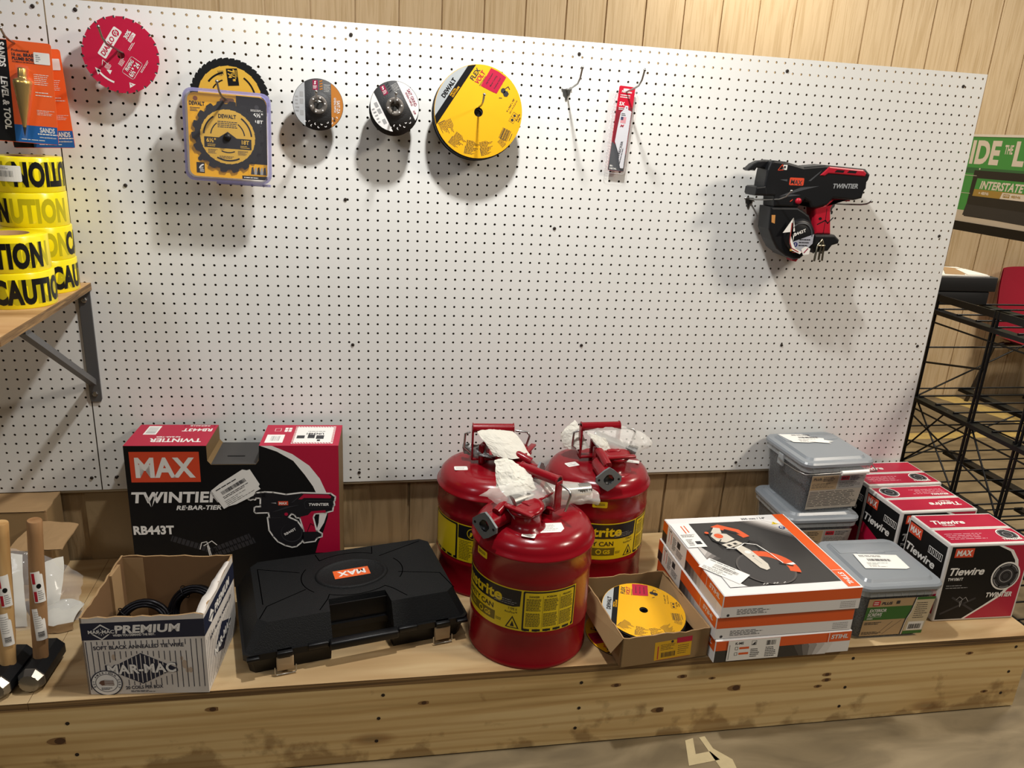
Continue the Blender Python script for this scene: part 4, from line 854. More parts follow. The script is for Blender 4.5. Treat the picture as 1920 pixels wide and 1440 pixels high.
wall('front_wall', (0, 0), (w, 0), .193, .202, KRAFTD, WC, art=mm_front); wall('side_wall', (w, 0), (w + .004, d), .202, .205, KRAFTD, WC, art=mm_side)
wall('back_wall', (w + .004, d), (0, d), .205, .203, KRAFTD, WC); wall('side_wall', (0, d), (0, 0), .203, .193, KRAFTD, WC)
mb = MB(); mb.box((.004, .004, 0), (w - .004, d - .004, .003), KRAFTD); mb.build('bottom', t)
mb = MB(); mb.patch([[(w + .001, .0, .2), (w - .004, .0, .206), (w - .016, .004, .2)], [(w + .002, .06, .204), (w - .006, .06, .212), (w - .02, .06, .203)], [(w + .003, .12, .205), (w - .006, .12, .213), (w - .016, .12, .201)], [(w + .004, .2, .206), (w, .2, .210), (w - .008, .2, .202)]], WC, 12, 8, nz=.003, seed=3); mb.build('torn_flap', t, 'white folded-over torn flap')
mb = MB(); mb.box((.004, .150, .004), (.010, .200, .2), KRAFT); mb.box((.004, .2305, .004), (.05, .2315, .199), KRAFT); mb.build('corner_flap', t, 'brown inner flap')
WIRE = M('annealed_wire', '17161a', .38, .6)
def coil(x, y, z, label, tilt):
    t2 = thing('wire_coil', label, 'wire coil', (x, y, z), rot=tilt, group='coils of tie wire')
    mb = MB()
    for j in range(3):
        for i in range(3):
            r = .046 + .0055 * i + .001 * j; mb.tube([(r * math.cos(a * PI / 16), r * math.sin(a * PI / 16), -.01 + .0095 * j + .0015 * math.sin(a + i)) for a in range(32)], .0042, WIRE, 6, closed=True)
    mb.build('windings', t2)
    mb = MB()
    for a in (.4, 2.4, 4.4): q = Matrix.Rotation(a, 4, 'Z'); mb.M = q; mb.tube([(.0525 + .016 * math.cos(k * PI / 6), 0, .018 * math.sin(k * PI / 6)) for k in range(12)], .0013, WIRE, 5, closed=True)
    mb.build('tie', t2)
c, s_ = math.cos(-.094), math.sin(-.094)
def mmp(u, v): return .108 + c * u - s_ * v, -.566 + s_ * u + c * v
x, y = mmp(.076, .125); coil(x, y, BZ + .085, 'black wire coil leaning at the left inside the torn white carton', (1.15, 0, .1))
x, y = mmp(.174, .182); coil(x, y, BZ + .085, 'black wire coil at the right inside the torn white carton', (1.1, .2, -.35))

# --- black tool case
CASE = M('case_plastic', '0b0c0d', .6, bump=.35, bscale=420, spec=.3); CASS = M('case_smooth', '08080a', .4, spec=.35); LATCH = M('beige_latch', 'a58d6c', .45); SEAM = M('case_seam', '000000', .9, spec=0)
t = thing('tool_case', 'closed black plastic tool case with orange badge and two beige latches', 'tool case', (.429, -.56, BZ), .19)
CW, CD = .528, .31
def notch(u0, v0, u1, v1, nu0, nu1, nd, rad=.012, chy=None):
    return [(u0 + rad, v0), (nu0, v0), (nu0 + .004, v0 + nd), (nu1 - .004, v0 + nd), (nu1, v0), (u1 - rad, v0), (u1, v0 + rad), (u1, v1 - rad), (u1 - rad, v1), (u0 + rad, v1), (u0, v1 - rad), (u0, v0 + rad)]
mb = MB(); A = notch(.012, .022, CW - .012, CD - .006, .195, .345, .05); Bq = notch(.004, .010, CW - .004, CD - .002, .195, .345, .06)
mb.add([(p[0], p[1], 0) for p in A], [list(range(len(A)))[::-1]], CASS); loft(mb, A, 0, Bq, .048, CASS); mb.build('lower_shell', t)
mb = MB(); A = notch(-.002, .002, CW + .002, CD, .197, .343, .062); mb.add([(p[0], p[1], .046) for p in A], [list(range(len(A)))[::-1]], CASS); loft(mb, A, .046, A, .062, CASS)
for u in (.005, CW - .03): mb.rbox((u, -.006, .05), (u + .028, .012, .058), CASS, .002)
mb.build('rim', t)
mb = MB(); A = notch(.004, .008, CW - .004, CD - .001, .197, .343, .068); Bq = notch(.036, .038, CW - .024, CD - .004, .197, .343, .05, .02)
loft(mb, A, .062, Bq, .119, CASE); Z = .119
mb.frame((0, 0, Z), (1, 0, 0), (0, 1, 0)); ell = lambda a0, a1, rx, ry, n=14: [(.275 + rx * math.cos(math.radians(a0 + (a1 - a0) * i / n)), .185 + ry * math.sin(math.radians(a0 + (a1 - a0) * i / n))) for i in range(n + 1)]
for P in ([(.052, .27), (.15, .225)], [(.06, .10), (.155, .145)], [(.052, .27), (.052, .11)], ell(150, 215, .125, .1), [(.20, .09)] + ell(235, 305, .12, .095) + [(.36, .09)], [(.20, .09), (.175, .05)], [(.36, .09), (.385, .05)], [(.39, .16), (.49, .125)], [(.36, .25), (.48, .295)], [(.2, .3)] + ell(125, 55, .12, .1) + [(.35, .3)], ell(-30, 25, .13, .1), [(.06, .1), (.04, .055)], [(.49, .125), (.505, .05)]): mb.line(P, .0022, SEAM, 1)
mb.M = Matrix.Translation((.275, .185, Z)) @ Matrix.Scale(.72, 4, (0, 1, 0)); mb.lathe([(.092, 0), (.090, .004), (.084, .0045), (.080, .002), (.078, .001), (0, .001)], CASE, 44)
mb.build('lid', t)
mb = MB(); mb.box((.2, .072, .02), (.34, .075, .112), CASS); mb.frame((.27, .0718, .07), (1, 0, 0), (0, 0, 1)); mb.line([(-.015, -.004), (-.004, .012), (.006, .004), (.016, -.002)], .0015, CASE, 1); mb.build('handle_well', t)
mb = MB(); mb.rbox((.188, -.010, .043), (.352, .014, .064), CASS, .005, 3); mb.rbox((.352, -.002, .05), (.40, .012, .064), CASS, .003); mb.rbox((.14, -.002, .05), (.188, .012, .064), CASS, .003); mb.build('handle', t)
mb = MB(); mb.M = Matrix.Translation((.275, .187, Z + .0012)) @ Matrix.Rotation(math.radians(180 + 1), 4, 'Z'); mb.rect(-.045, -.0185, .045, .0185, M('badge_orange', 'e8642a', .4), 1); mb.text('MAX', 0, -.0105, .021, WHT, w=.07, align='c', k=2, bold=.07); mb.build('badge', t, 'orange badge, its white letters upside down')
for u in (.088, .462):
    l = MB(); l.rbox((u - .019, -.0045, .012), (u + .019, .008, .046), LATCH, .002); l = l.build('latch', t, 'beige latch')
    m2 = MB(); m2.rbox((u - .018, -.008, .05), (u + .018, .01, .062), CASS, .002); m2.build('catch', l)
    m2 = MB(); m2.tube([(u - .0235, -.004, .024), (u - .0235, -.006, .008), (u - .02, -.006, .004), (u + .02, -.006, .004), (u + .0235, -.006, .008), (u + .0235, -.004, .024)], .0014, STEEL, 6); m2.build('wire_bail', l)

# --- three safety cans
CRED = M('can_red', '840a17', .24, coat=.15, spec=.32, bump=.03, bscale=120); CYEL = M('can_label_yellow', 'e0c414', .35, coat=.2); CBK = M('can_label_black', '15151a', .35); FLG = M('flange_grey', '6e7476', .45, .3)
R = .1475
def can(loc, rz, label, tags, hr=0):
    t = thing('safety_can', label, 'safety can', loc, rz, 'red safety cans')
    mb = MB(); mb.lathe([(.144, .002), (.1475, 0), (.1485, .004), (.1475, .009), (.1455, .012), (.1455, .088), (.1475, .094), (.1455, .100), (.1455, .222), (.1475, .229), (.1455, .236), (.1455, .284), (.1500, .288), (.1505, .2905), (.1500, .293), (.1455, .297), (.1435, .305), (.139, .316), (.130, .326), (.117, .333), (.100, .337), (.075, .3365), (.05, .335), (0, .335)], CRED, 72, cap=False); mb.build('body', t)
    # wrap-around label
    mb = MB(); mb.warp = wrap(.1457); mb.step = .008; D = lambda a: math.radians(a) * .1457
    mb.rect(D(-148), .104, D(84), .214, CYEL, 1); a0, a1 = D(-61), D(30)
    mb.poly([(a0, .168), (a1 - .085, .168), (a1 - .06, .166), (a1 - .062, .166), (a1 - .02, .166), (a1 - .004, .17), (a1 - .002, .211), (a0, .211)], CBK, 2); mb.text('Justrite', D(-45), .1755, .028, CYEL, w=.142, k=3, bold=.06); mb.greek(a1 - .07, .17, a1 - .012, .185, 3, GRY, 3, fill=.25)
    mb.text('SAFETY CAN', D(-42), .146, .0135, CBK, w=.112, k=2, bold=.04); OL = M('olive_print', '6a5c14', .4)
    mb.rect(D(-60), .116, D(4), .140, OL, 2); mb.poly([(D(-44), .124), (D(-40), .136), (D(-36), .124)], CYEL, 3); mb.ring(D(-14), .128, .005, .008, CYEL, 3, 18); mb.text('GS', D(-9), .122, .012, CYEL, k=3, bold=.06); mb.greek(D(-32), .122, D(-22), .134, 2, CYEL, 3); mb.greek(D(5), .12, D(13), .128, 3, CBK, 2)
    mb.text('TYPE II', D(17), .157, .0065, CBK, w=.022, bold=.02); mb.text('AccuFlow™', D(14), .148, .006, CBK, w=.031, bold=.02); c0 = D(22); mb.poly([(c0 - .017, .109), (c0 + .017, .109), (c0, .142)], CBK, 2); mb.poly([(c0 - .0125, .1115), (c0 + .0125, .1115), (c0, .136)], CYEL, 3); mb.poly([(c0 - .005, .114), (c0 + .005, .114), (c0 + .003, .122), (c0, .129), (c0 - .002, .122)], CBK, 4)
    p0, p1 = D(31), D(83); mb.frame_ring(rr2(p0, .106, p1, .212, .004), rr2(p0 + .004, .112, p1 - .004, .208, .003), CBK, 2)
    for i in range(10): mb.rect(p0 + .006 + i * .0125, .1055, p0 + .012 + i * .0125, .1125, CYEL if i % 2 else CBK, 3)
    for i in range(3):
        u = p0 + .008 + i * .041; mb.text(('DANGER', 'POISON', 'PELIGRO')[i], u + .006, .196, .005, CBK, w=.024, bold=.04); mb.greek(u, .160, u + .036, .193, 9, CBK, 2, fill=.5, ragged=.15); mb.greek(u, .118, u + .036, .155, 10, CBK, 2, fill=.5, ragged=.15); mb.rect(u + .0385, .116, u + .039, .2, CBK, 2)
    f0, f1 = D(-102), D(-62); mb.rect(f0, .172, f1, .211, CBK, 2); mb.ring(f0 + .042, .191, .0135, .0155, CYEL, 3, 28); mb.poly([(f0 + .034, .182), (f0 + .05, .182), (f0 + .051, .19), (f0 + .044, .203), (f0 + .042, .194), (f0 + .037, .196)], CYEL, 3); mb.poly([(f0 + .039, .182), (f0 + .046, .182), (f0 + .043, .191)], CBK, 4); mb.greek(f0 + .004, .11, f0 + .045, .168, 12, CBK, 2, fill=.35); mb.greek(f0 + .052, .11, f1 - .004, .168, 12, CBK, 2, fill=.35)
    q0, q1 = D(-147), D(-103); mb.frame_ring(rr2(q0, .106, q1, .212, .004), rr2(q0 + .005, .112, q1 - .006, .207, .003), CBK, 2)
    for i in range(9): mb.rect(q0 + .006 + i * .0125, .1055, q0 + .012 + i * .0125, .1125, CYEL if i % 2 else CBK, 3)
    mb.build('label', t, 'yellow and black wraparound label')
    mb = MB(); mb.warp = wrap(.1457); mb.rrect(D(-25), .262, D(-9), .280, .003, CYEL, 2); mb.ring(D(-21), .272, .003, .0042, CBK, 3, 14); mb.text('UL', D(-21.8), .2705, .003, CBK, k=3, bold=.04); mb.greek(D(-19), .268, D(-11), .276, 2, CBK, 3); mb.build('small_label', t, 'small yellow approval sticker')
    # pour spout, flange, cap lever
    mb = MB(); mb.M = Matrix.Translation((.02, -.060, .333)); mb.lathe([(.052, -.004), (.050, .004), (.036, .006), (.035, .040), (.038, .042), (.030, .047), (0, .048)], CRED, 32); mb.build('fill_spout', t)
    mb = MB(); mb.M = Matrix.Translation((.02, -.062, .380)) @ Matrix.Rotation(math.radians(9), 4, 'X'); mb.lathe([(0, .0), (.041, .0), (.043, .004), (.041, .009), (.03, .013), (0, .014)], CRED, 32); mb.reset(); mb.rbox((-.028, -.104, .384), (.066, -.088, .392), CRED, .003); mb.rbox((-.004, -.07, .388), (.034, .03, .396), CRED, .003); mb.rbox((-.03, -.05, .34), (-.018, -.02, .392), CRED, .003); mb.rbox((-.018, .02, .335), (.03, .035, .392), CRED, .003); mb.build('cap_lever', t)
    mb = MB(); mb.tube([(-.022, -.06, .355), (-.026, -.10, .354), (-.03, -.146, .350)], .022, CRED, 18); mb.tube([(-.022, -.05, .388), (-.024, -.085, .388), (-.022, -.12, .375)], .012, CRED, 12); n = mb.build('nozzle', t)
    mb = MB(); mb.frame((-.03, -.146, .350)); P = [(0, -.034), (.014, -.026), (.036, -.007), (.036, .007), (.014, .026), (0, .034), (-.014, .026), (-.036, .007), (-.036, -.007), (-.014, -.026)]
    plate_hole(mb, P, .015, 0, .006, FLG, FLG); mb.lathe([(.015, .0061), (.0140, .004), (.0138, .001), (0, .0005)], M('flange_bore', '0c0d0e', .4), 24)
    for x in (-.028, .028): mb.disc(x, 0, .0035, BLK, 28, 12)
    mb.build('flange', n, 'grey diamond-shaped flange')
    # swing handle
    hd = thing('handle', '', ''); del hd['label'], hd['category']; hd.parent = t; hd.rotation_euler = (0, 0, hr)
    mb = MB(); mb.tube([(-.055, .012, .437), (.055, .012, .437)], .0125, CRED, 18, caps=False)
    for x in (-.056, .056): mb.M = Matrix.Translation((x, .012, .437)) @ Matrix.Rotation(PI / 2, 4, 'Y'); mb.lathe([(.0095, -.001), (.0145, -.001), (.0145, .001), (.0095, .001), (.0095, -.001)], CRED, 20)
    mb.M = Matrix.Translation((.0565, .012, .437)) @ Matrix.Rotation(PI / 2, 4, 'Y'); mb.lathe([(0, 0), (.0095, 0)], BLK, 16); mb.build('grip_bar', hd)
    mb = MB(); mb.rbox((-.058, .0, .345), (-.053, .026, .437), CRED, .002); mb.rbox((.053, .0, .365), (.058, .026, .437), CRED, .002); mb.rbox((-.058, .0, .345), (.02, .026, .352), CRED, .002); mb.rbox((.0, .0, .36), (.058, .026, .366), CRED, .002); mb.build('handle_strap', hd)
    mb = MB(); mb.tube([(-.062, .012, .425), (-.076, .012, .42), (-.078, .012, .38), (-.06, .012, .365), (-.05, .012, .34)], .003, STEEL, 8); mb.build('wire_link', hd, 'bent steel wire link'); mb = MB(); mb.tube([(.062, .012, .43), (.095, -.0, .43), (.100, -.002, .42), (.088, .0, .375)], .003, STEEL, 8); mb.build('wire_link', hd, 'bent steel wire link')
    for (x, y, a, b, rot, m) in tags:
        mb = MB(); zt = .3368
        mb.M = Matrix.Translation((x, y, zt)) @ Matrix.Rotation(math.radians(rot), 4, 'Z'); mb.prism([(-a, -b), (a * .6, -b), (a, -b * .3), (a, b), (-a, b)] if m else rr2(-a, -b, a, b, .004), 0, .0006, LBL); mb.M = mb.M @ Matrix.Translation((0, 0, .0006)); mb.greek(-a * .8, -b * .7, a * .7, b * .7, 5 if m else 2, GRY, 1, fill=.3); mb.build('tag', t, 'white paper sticker')
    return t
F_ = (1.1, -.4535); Lc = (1.045, -.155); Rc = (1.352, -.156)
can((*F_, BZ), math.radians(-50), 'front red safety can, nearest of the three, with bagged spout across its top', [(.072, -.030, .030, .022, 50, 1), (.056, -.094, .016, .011, 25, 0)])
can((*Lc, BZ), math.radians(58), 'rear left red safety can, partly behind the black case and front can', [(-.070, .062, .018, .012, -60, 0)], hr=math.radians(-62))
can((*Rc, BZ), math.radians(4), 'rear right red safety can with its grey flange facing out', [(-.085, -.015, .018, .013, 12, 0), (.095, -.02, .02, .01, -25, 0)], hr=math.radians(-3))

# --- paper and bagged spouts tied on the cans
PAP = M('instruction_paper', 'dcd8cb', .65, var=.12, vscale=30); PAPD = M('paper_grey', 'c9c4b8', .6); HOSE = M('flexible_metal_hose', 'a8a6a2', .3, .9); YTUBE = M('yellowed_plastic', 'd8d08a', .35)
def hose(mb, a, b, r, m, rings=26):
    a = Vector(a); b = Vector(b); pts = []; rad = []
    for i in range(rings * 2 + 1): pts.append(a.lerp(b, i / (rings * 2))); rad.append(r if i % 2 else r * .88)
    mb.tube(pts, r, m, 16, rads=rad)
# front can
t = thing('bagged_hose', 'crinkled clear bag with a metal pour hose lying across the front can', 'hose bag', (1.10, -.46, .60))
def at3(p): return (p[0] - 1.10, p[1] + .46, p[2] - .60)
mb = MB(); hose(mb, at3((1.14, -.43, .615)), at3((1.25, -.40, .605)), .017, HOSE, 18); mb.cyl(at3((1.03, -.50, .625)), at3((1.08, -.47, .625)), .019, HOSE, 16); mb.build('hose', t)
mb = MB()
mb.patch([[at3(p) for p in r] for r in ([(.955, -.50, .648), (1.0, -.48, .64), (1.03, -.52, .60), (1.055, -.535, .585)], [(1.0, -.47, .665), (1.03, -.50, .665), (1.06, -.53, .63), (1.085, -.52, .595)], [(1.09, -.43, .665), (1.09, -.46, .67), (1.10, -.50, .645), (1.10, -.49, .61)], [(1.17, -.40, .645), (1.19, -.42, .655), (1.18, -.45, .62), (1.15, -.45, .59)], [(1.27, -.39, .60), (1.28, -.41, .60), (1.28, -.42, .585), (1.265, -.42, .575)])], BAG, 30, 18, nz=.007, seed=1, freq=30)
mb.patch([[at3(p) for p in r] for r in ([(1.0, -.47, .62), (1.03, -.49, .60), (1.05, -.50, .585)], [(1.09, -.42, .62), (1.10, -.44, .60), (1.10, -.46, .59)], [(1.26, -.38, .60), (1.265, -.39, .585), (1.26, -.40, .575)])], BAG, 18, 12, nz=.006, seed=2, freq=34)
mb.build('bag', t, 'crinkled clear plastic bag')
mb = MB()
mb.patch([[at3(p) for p in r] for r in ([(1.005, -.40, .69), (1.0, -.43, .68), (1.0, -.455, .64)], [(1.04, -.40, .70), (1.035, -.43, .70), (1.03, -.47, .65)], [(1.085, -.41, .665), (1.085, -.44, .672), (1.08, -.47, .65)])], PAP, 20, 20, nz=0.0037, sharp=1, seed=5, freq=40)
mb.patch([[at3(p) for p in r] for r in ([(1.0, -.44, .655), (1.005, -.475, .64), (1.03, -.49, .625)], [(1.04, -.44, .672), (1.04, -.48, .668), (1.06, -.49, .64)], [(1.085, -.44, .665), (1.09, -.465, .66), (1.095, -.47, .64)])], PAP, 20, 20, nz=0.0037, sharp=1, seed=6, freq=40)
mb.build('instruction_sheet', t, 'folded white instruction paper')
# left can
t = thing('instruction_packet', 'crumpled cream paper packet draped under the rear left can handle', 'paper packet', (1.05, -.17, .60)); at3 = lambda p: (p[0] - 1.05, p[1] + .17, p[2] - .60)
mb = MB(); mb.patch([[at3(p) for p in r] for r in ([(.998, -.158, .667), (1.03, -.155, .672), (1.07, -.155, .672), (1.093, -.156, .668)], [(1.0, -.18, .662), (1.04, -.19, .668), (1.08, -.19, .662), (1.11, -.18, .655)], [(1.02, -.20, .642), (1.06, -.22, .650), (1.09, -.22, .642), (1.125, -.2, .636)], [(1.035, -.22, .62), (1.07, -.245, .622), (1.10, -.245, .62), (1.135, -.22, .618)])], PAP, 20, 20, nz=0.0031, sharp=1, seed=9, freq=30); mb.build('cover', t)
mb = MB(); mb.patch([[at3(p) for p in r] for r in ([(.965, -.12, .625), (.99, -.13, .62), (1.02, -.14, .622)], [(.962, -.125, .605), (.995, -.15, .605), (1.03, -.17, .607)], [(.97, -.13, .59), (1.0, -.15, .592), (1.04, -.18, .597)])], M('silver_film', '8d8a86', .3, .4), 10, 10, nz=.006, seed=11, freq=40); mb.build('film_end', t, 'grey crumpled end of the packet')
# right can
t = thing('bagged_hose', 'clear bag with folded papers and grey hose on the rear right can', 'hose bag', (1.35, -.15, .60)); at3 = lambda p: (p[0] - 1.35, p[1] + .15, p[2] - .60)
mb = MB(); hose(mb, at3((1.33, -.16, .652)), at3((1.437, -.205, .618)), .016, HOSE, 16); mb.cyl(at3((1.432, -.203, .619)), at3((1.441, -.208, .616)), .0175, HOSE, 16); mb.build('hose', t)
mb = MB(); mb.patch([[at3(p) for p in r] for r in ([(1.30, -.13, .668), (1.30, -.17, .67), (1.31, -.2, .655), (1.33, -.21, .63)], [(1.35, -.13, .68), (1.36, -.18, .685), (1.37, -.21, .66), (1.38, -.22, .61)], [(1.41, -.13, .675), (1.42, -.18, .68), (1.44, -.22, .65), (1.43, -.22, .6)], [(1.47, -.14, .655), (1.49, -.16, .65), (1.48, -.19, .63), (1.46, -.2, .605)], [(1.50, -.15, .64), (1.51, -.16, .63), (1.505, -.165, .625), (1.49, -.17, .61)])], BAG, 26, 18, nz=.007, seed=14, freq=30)
mb.build('bag', t, 'crinkled clear plastic bag')
mb = MB(); mb.patch([[at3(p) for p in r] for r in ([(1.243, -.12, .64), (1.27, -.10, .662), (1.29, -.10, .672)], [(1.247, -.13, .62), (1.28, -.14, .635), (1.30, -.14, .65)], [(1.25, -.13, .60), (1.29, -.16, .60), (1.32, -.16, .61)])], PAP, 20, 20, nz=0.0031, sharp=1, seed=16, freq=35)
mb.patch([[at3(p) for p in r] for r in ([(1.30, -.185, .668), (1.32, -.19, .662), (1.35, -.2, .655)], [(1.31, -.20, .65), (1.34, -.21, .648), (1.36, -.215, .632)], [(1.335, -.215, .63), (1.36, -.22, .625), (1.385, -.225, .607)])], PAP, 20, 20, nz=0.0031, sharp=1, seed=17, freq=35)
mb.build('instruction_sheet', t, 'folded printed papers')

# --- box of cutting discs
t = thing('disc_carton', 'small open kraft carton with yellow disc stack and yellow end label', 'carton', (1.294, -.623, BZ + .0045), .078)
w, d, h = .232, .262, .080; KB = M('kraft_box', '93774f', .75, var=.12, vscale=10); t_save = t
def kart(mb, L):
    Y2 = M('disc_box_label', 'd9a81c', .5); mb.M = mb.M @ Matrix.Translation((.088, .006, 0)) @ Matrix.Rotation(math.radians(2), 4, 'Z'); mb.rect(0, 0, .098, .052, Y2, 1); mb.rect(.058, .041, .099, .056, DRD, 2); mb.rect(.008, .003, .0105, .04, DRD, 2); mb.barcode(.018, .006, .056, .02, INK, 2, n=26); mb.greek(.016, .026, .056, .044, 4, INK, 2, fill=.3); mb.greek(.062, .008, .092, .036, 5, INK, 2, fill=.25); mb.line([(.006, .0), (.095, .0)], .0008, DRD, 2); mb.disc(.046, .048, .004, INK, 2, 6)
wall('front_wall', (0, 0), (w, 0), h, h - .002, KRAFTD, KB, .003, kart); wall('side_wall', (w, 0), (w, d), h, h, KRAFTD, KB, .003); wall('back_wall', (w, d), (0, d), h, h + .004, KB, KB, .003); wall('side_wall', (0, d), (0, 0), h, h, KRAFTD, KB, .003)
mb = MB(); mb.box((.003, .003, 0), (w - .003, d - .003, .002), KB); mb.build('bottom', t)
mb = MB(); mb.add([(w, .0, h), (w, d, h), (w - .018, d - .02, h - .040), (w - .020, .03, h - .030), (w - .004, .0, h)], [(0, 1, 2, 3, 4)], KRAFT); mb.add([(w + .0012, .0, h + .001), (w + .0012, d, h + .001), (w - .018 + .0012, d - .02, h - .039), (w - .019, .03, h - .029), (w - .003, .0, h + .001)], [(4, 3, 2, 1, 0)], KRAFT); mb.build('flap', t, 'side flap folded inward')
mb = MB(); mb.add([(0, 0, h), (0, d * .8, h), (-.03, d * .8, h - .03), (-.028, .0, h - .035)], [(0, 1, 2, 3)], KB); mb.add([(0, 0, h - .001), (0, d * .8, h - .001), (-.03, d * .8, h - .031), (-.028, .0, h - .036)], [(3, 2, 1, 0)], KB); mb.build('flap', t, 'side flap folded outward')
cx, cy = 1.294 + .116 * math.cos(.078) - .13 * math.sin(.078), -.623 + .116 * math.sin(.078) + .13 * math.cos(.078)
def lay(o, x, y, z, tx, ty, rz):
    o.matrix_world = Matrix.Translation((x, y, z)) @ Matrix.Rotation(rz, 4, 'Z') @ Matrix.Rotation(-PI / 2 + tx, 4, 'X') @ Matrix.Rotation(ty, 4, 'Z')
b0 = cut_disc('cutting_disc', .107, 'yellow cutting disc lying face up on top in the small kraft carton', None); lay(b0, cx - .003, cy - .004, BZ + .066, -.10 + .2, 0, .22)
b1 = cut_disc('cutting_disc', .107, 'black cutting disc under the yellow one in the small kraft carton', 'discs under the top one in the carton', False)
for k in range(9):
    e = b1 if k == 0 else copy_tree(b1); lay(e, cx - .003 + .001 * (k % 2), cy - .006, BZ + .0625 - .0031 * k, -.10 + .2, 0, .22)
b2 = cut_disc('cutting_disc', .11, 'loose yellow cutting disc flat on the bench, mostly under the small kraft carton', None); lay(b2, 1.361, -.488, BZ + .003, 0, 0, 2.2)
mb = MB(); mb.patch([[(1.455, -.40, .25), (1.46, -.40, .285), (1.462, -.41, .31)], [(1.475, -.43, .25), (1.48, -.435, .285), (1.482, -.45, .305)], [(1.49, -.47, .25), (1.49, -.475, .27), (1.49, -.48, .28)]], M('clear_film_scrap', 'e4e4e4', .15, alpha=.5), 8, 8, nz=.004, seed=21, freq=40); tag(mb.build('plastic_wrap'), 'scrap of torn clear wrap tucked inside the kraft disc carton', 'plastic wrap')

